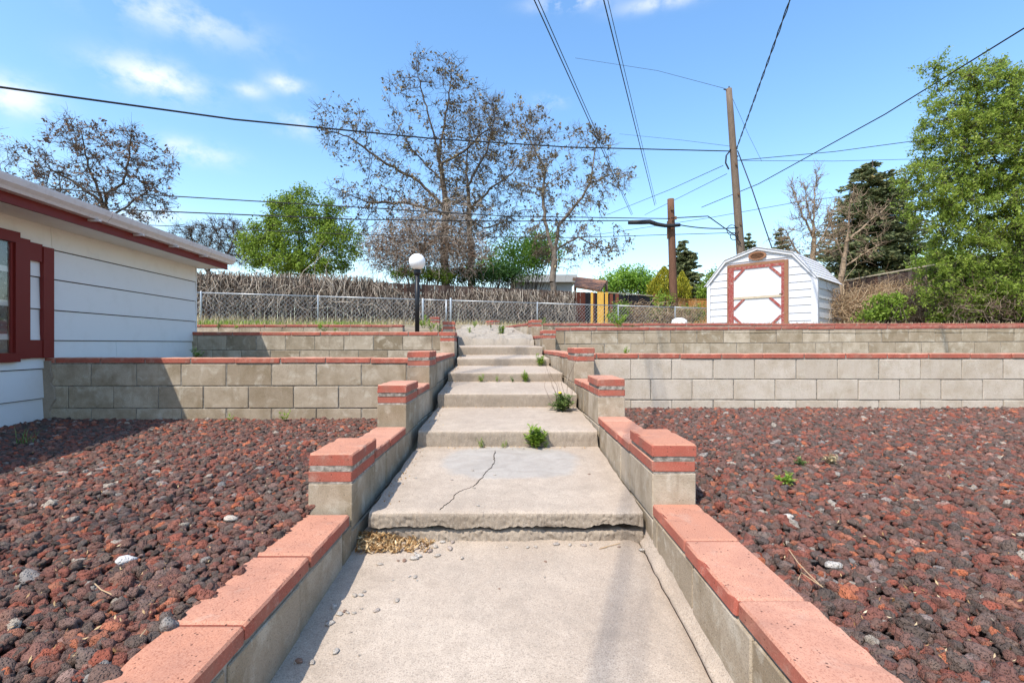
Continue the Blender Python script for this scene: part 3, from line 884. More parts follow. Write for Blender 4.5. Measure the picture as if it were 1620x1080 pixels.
gravel('lava_gravel', (-6.2, -.875, .35, 4.42, lambda X, Y: (X > -1.25*Y - 1.3) & (X > -4.02-.06*Y)), GL, 1250, 'red and charcoal lava gravel filling the bed left of the path')
gravel('lava_gravel', (.815, 7.2, .35, 4.80, lambda X, Y: X < 1.25*Y + 1.3), GR, 1250, 'red and charcoal lava gravel filling the bed right of the path')

def gplane(px, py, zf=GL):
    z = -.70
    for _ in range(6):
        Y = -z*F/(py-CY); z = zf(Y)
    return Vector(((px-CX)/F*Y, Y, z))
# odd stones that stand out
def stone(name, loc, s, mat, label, cat, seed, sc=(1.2, .8, .5), group=None, rz=0.):
    me = rock_mesh(name, seed, mat, 2, .22, *sc)
    o = link(name, me, None, None, True); o.location = loc; o.scale = (s, s, s); o.rotation_euler = (0, 0, rz)
    return tag(o, label, cat, group)
stone('white_rock', gplane(198, 897)+Vector((0, 0, .022)), .052, 'white_stone', 'smooth white stone lying on the lava gravel, left bed', 'rock', 3, (1.25, .8, .55), rz=.5)
stone('grey_rock', gplane(364, 828)+Vector((0, 0, .022)), .048, 'pebble_stone', 'pale grey stone in the left gravel near the first pier', 'rock', 5)
stone('grey_rock', gplane(1245, 826, GR)+Vector((0, 0, .022)), .05, 'pebble_stone', 'pale broken stone on the right gravel below the green weeds', 'rock', 9)
stone('grey_rock', gplane(1320, 905, GR)+Vector((0, 0, .022)), .05, 'pebble_stone', 'pale grey stone on the right gravel near the near cap bricks', 'rock', 12)
stone('boulder', P(1075, 511, 12.2)+Vector((0, 0, .0)), .36, 'white_stone', 'white boulder at the foot of the chain link fence left of the shed', 'boulder', 8, (1.1, .8, .8))

def path_pt(px, py):
    Y = F*(.885+.088*2.2)/(py-CY+F*.088)
    return Vector(((px-CX)/F*Y, Y, ZP(Y)))
peb = [(601,893,.9),(657,913,.8),(657,911,.5),(648,912,.5),(660,918,.4),(621,918,.5),(628,950,.9),(570,942,.8),(596,966,.9),(561,942,.9),(576,936,.6),(528,960,1.),(537,972,1.),(545,967,.6),(550,969,.6),
       (522,987,1.1),(519,982,.6),(560,970,.6),(532,1031,1.),(473,1046,1.),(470,1047,.6),(493,1048,.8),(572,963,.4),(640,887,.9),(662,880,1.2),(680,872,1.),(688,865,1.2),(692,879,1.),(712,868,1.2),(655,884,1.3),(731,883,.8),
       (801,866,.6),(835,866,.7),(847,865,.8),(880,861,1.1),(901,862,.8),(923,863,1.),(935,861,.8),(863,888,.5),(979,865,.6),(657,876,.8),(1015,870,.9),(862,913,.3),(790,931,.3),(556,1000,.3),(568,1036,.3),(700,858,1.),(716,858,1.),(630,887,.5),(610,868,.7)]
for i, (px, py, s) in enumerate(peb):
    p = path_pt(px, py)
    stone('pebble', p+Vector((0, 0, .0035*s)), .023*s, 'pebble_stone', 'small pale pebble lying on the near slab of the path', 'pebble', i % 7+20, (1.3, .85, .55), 'pebbles scattered on the near path', rz=i*1.3)
for (px, py) in [(748, 745), (657, 757), (715, 760), (783, 752), (750, 773), (932, 751), (756, 801), (828, 710)]:
    stone('pebble', on_slab(px, py)+Vector((0, 0, .003)), .014, 'pebble_stone', 'tiny pebble lying on the cracked first slab', 'pebble', 22, (1.3, .85, .55), 'tiny pebbles on the first slab')

# dead leaves heaped at the left end of the first riser
C = []
for i in range(620):
    px = RG.triangular(560, 578, 690); 
    t = (px-560)/130
    hgt = (1-t)**.7
    py = 843 + RG.uniform(0, 30)*(1-.35*t) + 6*t
    p = path_pt(px, py+4)
    p.y = max(1.93+RG.uniform(0, .05), min(p.y, 2.19))
    C.append((p.x, p.y, ZP(p.y)+.004+RG.uniform(0, .050)*hgt*max(.15, (p.y-1.95)/.25)))
V, Fc = leaves_np(np.array(C), .031, .32, 1.)
tag(link('leaf_litter', mesh_arrays('leaf_litter', V, Fc, 3), None, MATS['dead_leaf']), 'heap of dry yellow brown leaves in the corner below the first slab', 'leaves', kind='stuff')
C = []
for i in range(750):
    p = gplane(RG.uniform(0, 1620), RG.uniform(660, 1075), GR if i % 2 else GL)
    if -.9 < p.x < .85: continue
    C.append((p.x, p.y, p.z+.03))
V, Fc = leaves_np(np.array(C), .013, .35, 3.)
tag(link('leaf_bits', mesh_arrays('leaf_bits', V, Fc, 3), None, MATS['dead_leaf']), 'scattered straw coloured leaf bits on the lava gravel', 'leaves', kind='stuff')
# crumbs, leaf scraps and stray stones in the gutters and at the foot of the risers
treads = [(2.25, 3.33, -.757, -.703), (3.38, 4.26, -.600, -.553), (4.30, 5.15, -.440, -.400), (5.19, 6.28, -.312, -.285), (6.32, 7.08, -.192, -.165)]
C = []; G = []
for (ya, yb, za, zb) in treads:
    for i in range(170):
        y = ya + (yb-ya)*RG.uniform(0, 1)
        if i % 2: x = LI(y)+.055+abs(RG.normal(0, .045))
        else: y = yb-abs(RG.normal(0, .035)); x = RG.uniform(LI(y)+.06, RI(y)-.03)
        y = min(max(y, ya), yb-.012)
        C.append((x, y, za+(zb-za)*(y-ya)/(yb-ya)+.005))
V, Fc = leaves_np(np.array(C), .011, .6, 3.)
tag(link('leaf_scraps', mesh_arrays('leaf_scraps', V, Fc, 3), None, MATS['dead_leaf']), 'crumbs of leaf and grit along the edges of the steps', 'debris', kind='stuff')
def twig(pts, label, r=.0016):
    mb = MB(); mb.tube(pts, r, 5)
    tag(mb.build('twig', MATS['tan_brush']), label, 'twig')
g = lambda x, y: gplane(x, y, GR if x > 800 else GL)+Vector((0, 0, .032))
twig([g(1248, 884), g(1262, 905), g(1280, 925), g(1296, 941)], 'long dry straw lying on the gravel beside the right cap bricks')
twig([g(1263, 933), g(1268, 922), g(1290, 938), g(1302, 946)], 'bent dry straw on the gravel right next to the longer one')
twig([g(150, 940), g(160, 950), g(177, 958)], 'short curled straw on the left gravel below the white stone')
twig([g(222, 1027), g(231, 1016)], 'short pale straw on the left gravel near the near cap bricks')
for (a, b, n_) in [((950, 868), (981, 860), 0), ((948, 869), (960, 866), 1)]:
    twig([path_pt(*a)+Vector((0, 0, .004)), path_pt(*b)+Vector((0, 0, .004))], ['thin twig on the path at the foot of the riser', 'tiny twig end beside the thin twig on the path'][n_], .0015)

# ------------------------------------------------------------ house on the left
HA, HB = 3.824, .0865                    # wall line X = -(HA + HB*Y)
hx = lambda y, o=0.: -(HA - o + HB*y)
hroot = empty('house', (hx(4.4), 4.4, -.8), label='white lap sided house with maroon trim along the left edge', cat='house')
HC = 6.84                                # far corner
hu = Vector((-HB, 1, 0)).normalized(); hn = Vector((1, HB, 0)).normalized()
def hpt(y, z, o=0.): return Vector((hx(y), y, z)) + hn*o
def hbar(name, y0, y1, z0, z1, o0, o1, mat, parent=None):
    mb = MB(); a = [hpt(y0, 0), hpt(y1, 0)]
    vs = []
    for p in a:
        for o_, z in ((o0, z0), (o1, z0), (o1, z1), (o0, z1)):
            q = p + hn*o_; vs.append((q.x, q.y, z))
    mb.add(vs, [(0,1,2,3),(7,6,5,4),(0,4,5,1),(1,5,6,2),(2,6,7,3),(3,7,4,0)])
    return mb.build(name, MATS[mat], parent or hroot)
lines = [-.93, -.70, -.486, -.222, .030, .308, .590, .860, 1.09]
joints = {3: [5.02], 2: [], 6: [4.45], 0: [], 1: [], 4: [], 5: [], 7: [4.46]}
for k in range(8):
    z0, z1 = lines[k], lines[k+1]
    js = [-2.0] + sorted(joints.get(k, [])) + [HC]
    if k == 3: js = [-2.0, 5.30, HC]
    if k == 7: js = [-2.0, 4.47, HC]
    for a, b in zip(js[:-1], js[1:]):
        mb = MB(); vs = []
        nseg = 24
        dmg = (k in (1, 2))
        for i in range(nseg+1):
            y = a+.002 + (b-a-.004)*i/nseg
            drop = (.010*mnoise.noise((y*9, k, 1)) + .006*mnoise.noise((y*40, k, 1))) if dmg and y > 2.5 else 0
            for o_, z in ((.004, z0+drop), (.024, z0+drop), (.010, z1-.009), (.003, z1-.009)):
                p = hpt(y, z, o_); vs.append((p.x, p.y, z))
        fs = []
        for i in range(nseg):
            for q in range(4): fs.append((i*4+q, i*4+(q+1) % 4, (i+1)*4+(q+1) % 4, (i+1)*4+q))
        fs += [(0, 3, 2, 1), tuple(nseg*4+q for q in range(4))]
        mb.add(vs, fs); mb.build('siding_board', MATS['bounce_warm_siding' if k == 7 else 'white_siding'], hroot)  # top board takes the warmer colour with bounce light in it
# body and roof
mb = MB()
ins = -.004; far = 9.0
vs = []
for y in (-2.0, HC-.003):
    for o_ in (ins, -far):
        for z in (-1.3, 1.06): p = hpt(y, z, o_); vs.append((p.x, p.y, z))
mb.add(vs, [(0,1,3,2),(4,6,7,5),(0,4,5,1),(2,3,7,6),(1,5,7,3),(0,2,6,4)])
mb.build('wall', MATS['white_siding'], hroot)
hbar('lap_shadow_sheet', -2.0, HC-.004, -1.0, 1.05, -.003, .001, 'crack_dark')  # dark sheet added behind the board gaps, standing in for lap shadows
hbar('corner_trim', HC+.001, HC+.02, -1.1, 1.05, -.09, .022, 'white_siding')
hbar('soffit', -2.0, 6.98, 1.060, 1.075, -.02, .345, 'bounce_warm_siding')
hbar('soffit', HC+.002, 6.98, 1.062, 1.074, -9., -.022, 'bounce_warm_siding')
hbar('fascia', -2.0, 6.99, 1.052, 1.15, .347, .372, 'maroon_paint')
mb = MB(); vs = []
for y in (-2.05, 7.0):
    for o_, z in ((.405, 1.155), (-5.0, 2.35), (-5.0, 2.42), (.405, 1.195)): p = hpt(y, z, o_); vs.append((p.x, p.y, z))
mb.add(vs, [(0,1,2,3),(7,6,5,4),(0,4,5,1),(1,5,6,2),(2,6,7,3),(3,7,4,0)])
mb.build('roof', MATS['brown_roof'], hroot)
mb = MB(); vs = []
for y in (-2.05, 7.0):
    for o_, z in ((-5.01, 2.35), (-9.6, 1.2), (-9.6, 1.27), (-5.01, 2.42)): p = hpt(y, z, o_); vs.append((p.x, p.y, z))
mb.add(vs, [(0,1,2,3),(7,6,5,4),(0,4,5,1),(1,5,6,2),(2,6,7,3),(3,7,4,0)])
mb.build('roof', MATS['brown_roof'], hroot)
# gutter: K profile swept along the eave, three lengths with joints and straps
def gutter_seg(y0, y1):
    prof = [(.375, 1.215), (.375, 1.128), (.440, 1.128), (.452, 1.150), (.478, 1.178), (.485, 1.215), (.485, 1.232), (.474, 1.232), (.474, 1.212), (.387, 1.212)]
    mb = MB(); vs = []; m = len(prof)
    for y in (y0, y1):
        for o_, z in prof: p = hpt(y, z, o_); vs.append((p.x, p.y, z))
    fs = [(k, (k+1) % m, m+(k+1) % m, m+k) for k in range(m)] + [tuple(range(m))[::-1], tuple(range(m, 2*m))]
    mb.add(vs, fs); return mb
gutter_seg(-2.05, 4.55).build('gutter', MATS['gutter_paint'], hroot)
gutter_seg(4.556, 6.35).build('gutter', MATS['gutter_paint'], hroot)
gutter_seg(6.356, 7.0).build('gutter', MATS['gutter_paint'], hroot)
for y in (4.42, 5.02, 5.62, 6.25): hbar('gutter_strap', y-.015, y+.015, 1.108, 1.126, .374, .47, 'gutter_paint')
# window with its frame, lace curtain and the open board shutter
win = empty('window', hpt(3.4, 0)); win.parent = hroot
def wbar(name, *a):
    o = hbar(name, *a); o.parent = win; return o
WB, WT, W0, W1 = -.135, .90, 2.75, 4.112
wbar('frame', W0, W1, WB-.02, WB+.055, .02, .062, 'maroon_paint')
wbar('frame', W0, W1, WT-.06, WT+.03, .02, .060, 'maroon_paint')
wbar('frame', W1-.045, W1, WB+.056, WT-.061, .02, .062, 'maroon_paint')
wbar('frame', W0, W0+.075, WB+.056, WT-.061, .02, .062, 'maroon_paint')
wbar('sash', W1-.072, W1-.047, WB+.057, WT-.062, .018, .045, 'maroon_paint')
wbar('pane', W0+.076, W1-.074, WB+.057, WT-.062, .030, .034, 'window_glass')
wbar('curtain', W0+.076, W1-.074, WB+.058, WT-.063, .0205, .0215, 'lace_curtain')
sh = empty('shutter', hpt(4.3, 0)); sh.parent = hroot
def sbar(name, *a):
    o = hbar(name, *a); o.parent = sh; return o
sbar('stile', 4.118, 4.215, -.13, .89, .021, .052, 'maroon_paint')
sbar('stile', 4.345, 4.455, -.13, .86, .021, .054, 'maroon_paint')
sbar('rail', 4.217, 4.343, .72, .875, .021, .046, 'maroon_paint')
sbar('rail', 4.217, 4.343, -.128, .030, .021, .046, 'maroon_paint')
for c in (win, sh):
    for k in c.children: k.matrix_parent_inverse = Matrix.Identity(4); k.location = -Vector(c.location)
for c in hroot.children: c.location = Vector(c.location) - Vector(hroot.location)

# ------------------------------------------------------------ globe lamp
lc = P(660, 414, 7.35)
lr = empty('lamp_post', (lc.x, lc.y, .09), label='black post lamp with a round white globe on the left terrace', cat='lamp post')
mb = MB(); mb.tube([(0, 0, -.02), (0, 0, lc.z-.09-.135)], .034, 16); mb.build('post', MATS['black_paint'], lr, True)
mb = MB(); zt = lc.z-.09-.135
mb.tube([(0, 0, zt-.07), (0, 0, zt-.05), (0, 0, zt), (0, 0, zt+.02)], [.036, .05, .052, .04], 18); mb.build('collar', MATS['black_paint'], lr, True)
bm = bmesh.new(); bmesh.ops.create_uvsphere(bm, u_segments=36, v_segments=20, radius=.122)
me = bpy.data.meshes.new('globe'); bm.to_mesh(me); bm.free(); me.materials.append(MATS['globe_plastic'])
o = link('globe', me, lr, None, True); o.location = (0, 0, lc.z-.09)

# ------------------------------------------------------------ chain link fence
def seg(p, q, n): return [p + (q-p)*i/n for i in range(n+1)]
cl_pts = [Vector((-13.6, 9.8)), Vector((-7.6, 12.0)), Vector((-5.4, 13.7)), Vector((-2.63, 14.8)), Vector((-1.87, 15.1)), Vector((.55, 15.75)), Vector((3.1, 16.3)), Vector((5.45, 16.9)), Vector((7.3, 17.5))]
# straighten: follow one line for the rail so that its top reads straight in the photograph
def cl_at(px):
    t = (px-318)/(1130-318)
    y = 463 + t*25
    d = 1.24*F/(CY-y)
    return Vector(((px-CX)/F*d, d))
posts_px = [-220, -40, 140, 318, 503, 669, 713, 850, 978, 1068, 1140]
fr = empty('chain_link_fence', (cl_at(713).x, cl_at(713).y, .4), label='galvanised chain link fence crossing behind the terraces', cat='fence')
off = Vector(fr.location)
CLT, CLB = 1.24, .42
pp = [cl_at(x) for x in posts_px]
for i, (p, px) in enumerate(zip(pp, posts_px)):
    mb = MB(); r_ = .03 if px in (669, 713) else .022
    top = CLT + (.05 if px == 713 else .02)
    mb.tube([Vector((p.x, p.y, .2))-off, Vector((p.x, p.y, top))-off, Vector((p.x, p.y, top+.02))-off], [r_, r_, r_*.5], 8)
    mb.build('post', MATS['galvanised'], fr, True)
# gate post doubled beside the main one
q = cl_at(706); mb = MB(); mb.tube([Vector((q.x, q.y-.02, .45))-off, Vector((q.x, q.y-.02, 1.26))-off], .02, 8); mb.build('gate_post', MATS['galvanised'], fr, True)
for a, b in zip(pp[:-1], pp[1:]):
    mb = MB(); mb.tube([Vector((a.x, a.y, CLT))-off, Vector((b.x, b.y, CLT))-off], .015, 8); mb.build('top_rail', MATS['galvanised'], fr, True)
P0 = []; P1 = []
for a, b in zip(pp[:-1], pp[1:]):
    ln = (b-a).length; h = CLT-.02-CLB; step = .115
    for sgn in (1, -1):
        s = -h if sgn > 0 else 0
        while s < ln + (0 if sgn > 0 else h):
            s0, s1 = s, s+sgn*h
            z0, z1 = CLB, CLT-.02
            lo, hi = min(s0, s1), max(s0, s1)
            # clip to the panel
            def zat(x): return z0 + (x-s0)/(s1-s0)*(z1-z0)
            x0_, x1_ = max(lo, 0), min(hi, ln)
            if x1_ > x0_ + .01:
                pa = a + (b-a)*(x0_/ln); pb = a + (b-a)*(x1_/ln)
                P0.append((pa.x-off.x, pa.y-off.y-.02, zat(x0_)-off.z)); P1.append((pb.x-off.x, pb.y-off.y-.02, zat(x1_)-off.z))
            s += step
V, Fc = tubes_np(P0, P1, np.full(len(P0), .0029), np.full(len(P0), .0029), 3)
tag(link('wire_mesh', mesh_arrays('wire_mesh', V, Fc, 4), fr, MATS['galvanised']), kind='stuff')

# ------------------------------------------------------------ wooden fences
def board_fence(name, pxa, ya, pxb, yb, zt, zb, label, mat, w=.14, post=2.4, rail=None, top_jit=.015, mix_mat=None):
    """boards stand on the line whose top is seen from (pxa,ya) to (pxb,yb)"""
    da, db = zt*F/(CY-ya), zt*F/(CY-yb)
    a = Vector(((pxa-CX)/F*da, da)); b = Vector(((pxb-CX)/F*db, db))
    u = (b-a).normalized(); ln = (b-a).length; rz = math.atan2(u.y, u.x); nrm = Vector((u.y, -u.x))
    root = empty(name, (a.x, a.y, zb), rz, label, 'fence')
    n = int(ln/w)
    for k in range(n):
        hh = zt - zb + random.uniform(-1, 1)*top_jit
        m_ = mat if not mix_mat or random.random() > .2 else mix_mat
        me = bevel_box(w-.008, .02, round(hh, 2), .003, k % 3, m_)
        put('board', me, root, ((k+.5)*w, random.uniform(-.004, .004), hh/2), 0, .004)
    nr = 0
    for z in (.35, (zt-zb)-.25):
        mb = MB(); mb.box(0, ln, .012, .052, z-.045, z+.045); mb.build('rail', MATS[mat], root)
    if rail:
        mb = MB(); mb.box(-.02, ln+.02, -.035, .035, zt-zb+.018, zt-zb+.058); mb.build('top_rail', MATS[rail], root)
    k = 0
    while k*post < ln:
        mb = MB(); mb.box(k*post-.045, k*post+.045, .054, .144, 0, zt-zb-.04); mb.build('post', MATS[mat], root); k += 1
    return a, b
FZ = 2.36
fa, fb = board_fence('wooden_fence', -120, 412, 905, 461, FZ, .40, 'long weathered wooden privacy fence half hidden by dead vines', 'weathered_boards')
board_fence('dark_fence', 906, 461.2, 962, 464.5, FZ, .44, 'dark brown fence section behind the upright yellow boards', 'dark_boards', mix_mat='red_boards')
board_fence('dark_fence', 963, 464, 1038, 469.5, FZ, .44, 'black board fence section with reddish posts between yellow boards and pole', 'dark_boards', w=.16, rail='pale_wood')
board_fence('orange_fence', 1039, 469.5, 1088, 474.5, FZ, .44, 'orange stained fence section behind the short utility pole', 'orange_boards', rail='orange_boards')
board_fence('orange_fence', 1089, 474.5, 1135, 474.0, FZ, .44, 'orange stained fence section closest to the shed', 'orange_boards', rail='orange_boards')
for (px, w_, mt, lb) in [(936.5, .10, 'yellow_boards', 'thin upright yellow board, leftmost of three against the dark fence'), (950, .27, 'yellow_boards', 'widest upright yellow board, middle of three against the dark fence'),
                     (959.5, .12, 'yellow_boards', 'upright yellow board, rightmost of three against the dark fence')]:
    p = P(px, 462, 20.9); mb = MB(); mb.box(-w_/2, w_/2, -.02, .02, 0, p.z-.38)
    o = mb.build('upright_board', MATS[mt]); o.location = (p.x, p.y, .38); tag(o, lb, 'board')
for (px, d_) in [(967, 20.8), (976, 20.8), (1036, 22.6)]:
    p = P(px, 465, d_); mb = MB(); mb.box(-.06, .06, -.06, .06, 0, p.z-.40)
    o = mb.build('fence_post', MATS['red_boards']); o.location = (p.x, p.y, .40)
    tag(o, {967: 'reddish post just right of the yellow boards', 976: 'second reddish post right of the yellow boards', 1036: 'reddish post where black fence meets orange fence'}[px], 'post')
# fence down the right side
board_fence('wooden_fence', 1322, 448, 1620, 396, FZ, .40, 'weathered wooden fence running down the right side behind shed and elm', 'weathered_boards', rail='pale_wood')

# ------------------------------------------------------------ utility poles and wires
def pole(name, top, base, r0, r1, mat, label):
    top, base = Vector(top), Vector(base)
    root = empty(name, base, label=label, cat='utility pole')
    mb = MB(); n = 10
    pts = [(top-base)*i/n for i in range(n+1)]
    mb.tube(pts, [r1+(r0-r1)*i/n for i in range(n+1)], 14); mb.build('pole_shaft', MATS[mat], root, True)
    return root
DS, DT = 18.6, 19.5
sp_top = P(1061, 315, DS); sp = pole('utility_pole', sp_top, (P(1067, 500, DS).x, DS, .40), .125, .155, 'brown_pole_wood', 'short brown utility pole left of the shed holding the black cable case')
tp_top = P(1153, 141, DT); tp_base = Vector((P(1181, 500, DT).x, DT, .40))
tp = pole('utility_pole', tp_top, tp_base, .115, .185, 'pole_wood', 'tall grey utility pole standing behind the white shed')
def at_pole(y):                       # point on the tall pole seen at image height y
    z = (CY-y)/F*DT; t = (z-tp_base.z)/(tp_top.z-tp_base.z)
    return tp_base + (tp_top-tp_base)*t
# fittings
mb = MB(); b0 = tp_base
for (y, sx) in ((238, -.16), (236, .15), (248, .16)):
    q = at_pole(y)-b0; mb.tube([q, q+Vector((sx, -.05, 0))], .03, 8)
mb.tube([tp_top-b0+Vector((-.22, -.02, -.02)), tp_top-b0+Vector((.05, -.02, -.10))], .02, 8)
mb.tube([tp_top-b0+Vector((0, -.02, -.05)), tp_top-b0+Vector((0, -.02, .10))], [.05, .02], 8)
mb.build('bracket', MATS['black_rubber'], tp)
mb = MB()
for k in range(3):
    q = at_pole(262+47*k)-b0; mb.box(q.x-.03, q.x+.03, q.y-.19, q.y-.13, q.z-.04, q.z+.04)
mb.build('bolt_plate', MATS['rusty_metal'], tp)
mb = MB(); s0 = Vector(sp.location)
for (y, dx) in ((330, 0), (345, .12), (358, -.12)):
    q = P(1063, y, DS-.14)-s0; mb.box(q.x-.05+dx, q.x+.05+dx, q.y-.04, q.y+.02, q.z-.06, q.z+.06)
mb.tube([P(1056, 350, DS-.15)-s0, P(1056, 378, DS-.15)-s0], .025, 8)
mb.build('bracket', MATS['rusty_metal'], sp)
mb = MB()
pts = [P(x, y, DS-.25)-s0 for x, y in ((994, 352), (1015, 351.5), (1028, 351), (1040, 355), (1052, 357), (1062, 357), (1076, 356))]
mb.tube(pts, [.075, .085, .085, .075, .07, .07, .06], 10); mb.build('cable_case', MATS['black_rubber'], sp, True)
def coil(cx, cy, r, d, par, off_):
    mb = MB(); c = P(cx, cy, d)-off_
    pts = [c+Vector((r*math.cos(a), 0, r*math.sin(a))) for a in np.linspace(0, 6.6, 22)]
    mb.tube(pts, .016, 5); mb.build('cable_loop', MATS['black_rubber'], par, True)
coil(1161, 374, .14, DT-.25, tp, b0); coil(1158, 364, .20, DT-.25, tp, b0)

def wire(pts, r, label, sag=0., mat='black_rubber', n=24, cat='cable'):
    """a hanging cable through the points; each is a world Vector"""
    P_ = []
    for a, b in zip(pts[:-1], pts[1:]):
        for t in np.linspace(0, 1, n+1)[(1 if P_ else 0):]:
            p = a.lerp(b, float(t)); p = Vector(p); p.z -= 4*sag*t*(1-t); P_.append(p)
    mb = MB(); mb.tube(P_, r, 6, cap=False)
    c = P_[0]; 
    o = mb.build('overhead_cable', MATS[mat], None, True)
    return tag(o, label, cat)
# service drop across the whole picture
wire([P(-260, 92, 7.2), P(0, 138, 8.6), P(370, 189, 11.2), P(680, 219, 14.2), P(900, 233, 16.6), at_pole(240)+Vector((-.16, -.05, 0))], .020, 'thick black cable sagging from the upper left edge across to the tall pole')
wire([at_pole(240)+Vector((-.16, -.05, 0)), P(1149, 246, DT-.1), P(1148, 258, DT-.1), P(1153, 268, DT-.1)], .03, 'short drooping cable end beside the tall pole', n=4)
wire([P(-80, 283, 13), P(65, 298, 14), P(500, 324, 16.2), P(800, 342, 17.4), P(1060, 346, DS-.2)], .017, 'uppermost of three long low cables running left from the short pole')
wire([P(-80, 318, 13.2), P(150, 330, 14.2), P(560, 347, 16.4), P(800, 350, 17.4), P(994, 349, DS-.2)], .019, 'middle one of three long low cables, ending at the black cable case')
wire([P(-80, 335, 17), P(210, 355, 18), P(560, 371, 18.6), P(900, 376, 19.), P(1168, 368, DT-.2)], .013, 'lowest and thinnest of three long cables passing behind both trees to the tall pole')
wire([P(1062, 345, DS-.2), P(1120, 342, DS+.2), P(1165, 374, DT-.2), P(1172, 386, DT-.2)], .020, 'black cable bending down from the short pole to the tall pole')
wire([P(1076, 356, DS-.2), P(1168, 360, DT-.2)], .022, 'short level cable between the cable case and the tall pole', .08)
# lines overhead towards the camera
def over(a, b, H, dn, Yend=-14.):
    """level line at height H through two image points, carried on behind the camera"""
    A = P(a[0], a[1], H*F/(CY-a[1])); B = P(b[0], b[1], H*F/(CY-b[1])); u = (A-B)/(B.y-A.y)
    E = A + u*(A.y-Yend)
    return [B, A, E]
w = over((845, 0), (999, 340), 9.5, 0); wire(w, .018, 'steep overhead line pair from top centre down to the cable case, left strand', .0)
w2 = [p+Vector((.09, 0, .05)) for p in w]; wire(w2, .014, 'steep overhead line pair from top centre down to the cable case, right strand', .0)
w = over((955, 0), (1036, 325), 7.4, 0)
wire(w, .014, 'triple overhead line right of top centre, lowest strand')
wire([p+Vector((.07, 0, .08)) for p in w], .008, 'triple overhead line right of top centre, middle strand')
wire([p+Vector((-.03, 0, .12)) for p in w], .007, 'triple overhead line right of top centre, highest strand')
# twisted drop to the tall pole
a = P(1250, 0, 10.8); b = at_pole(236)+Vector((.1, -.1, 0)); e = a + (a-b)*(24/ (b-a).length)
for k, lb in ((0, 'first strand of the twisted cable from the top edge to the tall pole'), (1, 'second strand of the twisted cable from the top edge to the tall pole')):
    pts = []
    for i in range(161):
        t = i/160; p = e.lerp(b, t); p.z -= .9*(t)*(1-t)*0
        ph = i*.9 + k*math.pi; p = p + Vector((.018*math.cos(ph), 0, .018*math.sin(ph))); pts.append(p)
    mb = MB(); mb.tube(pts, .013, 5, cap=False); tag(mb.build('overhead_cable', MATS['black_rubber'], None, True), lb, 'cable')
wire([P(1750, -30, 9), P(1620, 45, 10.2), P(1400, 181, 14), P(1200, 291, 20), P(1110, 328, 26)], .016, 'straight black line falling from the right edge across the elm to behind the pole')
wire([at_pole(254)+Vector((.12, 0, 0)), P(1320, 240, 20), P(1440, 224, 18), P(1700, 196, 15)], .013, 'thin cable leaving the tall pole to the right, the higher one')
wire([at_pole(254)+Vector((.12, 0, 0)), P(1320, 255, 21), P(1440, 252, 20), P(1700, 246, 17)], .009, 'thin cable leaving the tall pole to the right, the lower one')
wire([P(900, 378, 30), P(1120, 345, 28), P(1260, 320, 26), P(1600, 275, 24)], .014, 'faint distant line behind the shed and spruce')
wire([at_pole(240)+Vector((.12, -.1, 0)), P(1190, 300, DT-1), P(1222, 395, DT-1.6), P(1235, 430, DT-2)], .020, 'cable dropping from the tall pole to behind the shed roof')
wire([at_pole(142), P(1040, 112, 24), P(910, 92, 30)], .009, 'hair thin line leading left from the very top of the tall pole')
wire([at_pole(143), P(1185, 215, DT+3), P(1205, 255, DT+5)], .007, 'hair thin line leading right and down from the top of the tall pole')
wire([at_pole(232), P(1080, 222, 24), P(980, 212, 30)], .008, 'hair thin line leading left from the middle of the tall pole')
wire([P(1144, 262, DT), P(1060, 300, 24), P(960, 340, 32)], .012, 'thin diagonal line from the tall pole to the left, the upper one')
wire([P(1150, 275, DT), P(1090, 305, 22), P(1020, 340, 26)], .010, 'thin diagonal line from the tall pole to the left, the lower one')

# ------------------------------------------------------------ garden shed
SR = R(-46)
sroot = empty('garden_shed', (8.3, 13.3, .42), SR, 'white barn shaped garden shed with peeling red trimmed door', 'shed')
W, H1, H2, H3, K, DP = 3.0, 1.40, 2.10, 2.37, .57, 2.44
prof = [(-W, 0), (-W, H1), (-W+K, H2), (-W/2, H3), (-K, H2), (0, H1), (0, 0)]
mb = MB(); vs = [(x, 0, z) for x, z in prof] + [(x, DP, z) for x, z in prof]; m = len(prof)
mb.add(vs, [tuple(range(m))[::-1], tuple(range(m, 2*m))] + [(k, (k+1) % m, m+(k+1) % m, m+k) for k in range(m)])
mb.build('wall', MATS['shed_white'], sroot)
def half_width(z):       # left and right limits of the gable at height z
    if z <= H1: return W/2
    if z <= H2: return W/2 - K*(z-H1)/(H2-H1)
    return (W/2-K)*(1-(z-H2)/(H3-H2))
z = 0.; CXs = -W/2
D0, D1, DH = -2.26, -.76, 1.93
while z < H3-.12:
    z1 = min(z+.215, H3-.03)
    def brd(xa0, xa1, xb0, xb1, z0_, z1_):
        mb = MB(); mb.add([(xa0, -.028, z0_), (xa1, -.028, z0_), (xb1, -.010, z1_), (xb0, -.010, z1_), (xa0, -.002, z0_), (xa1, -.002, z0_), (xb1, -.002, z1_), (xb0, -.002, z1_)],
                          [(0,1,2,3),(7,6,5,4),(0,4,5,1),(1,5,6,2),(2,6,7,3),(3,7,4,0)])
        mb.build('siding_board', MATS['shed_white'], sroot)
    ha, hb = half_width(z)-.03, half_width(z1)-.03
    if z < DH - .1:
        brd(CXs-ha, D0-.09, CXs-hb, D0-.09, z, z1-.004); brd(D1+.09, CXs+ha, D1+.09, CXs+hb, z, z1-.004)
    else:
        brd(CXs-ha, CXs+ha, CXs-hb, CXs+hb, max(z, DH+.085), z1-.004)
    z += .215
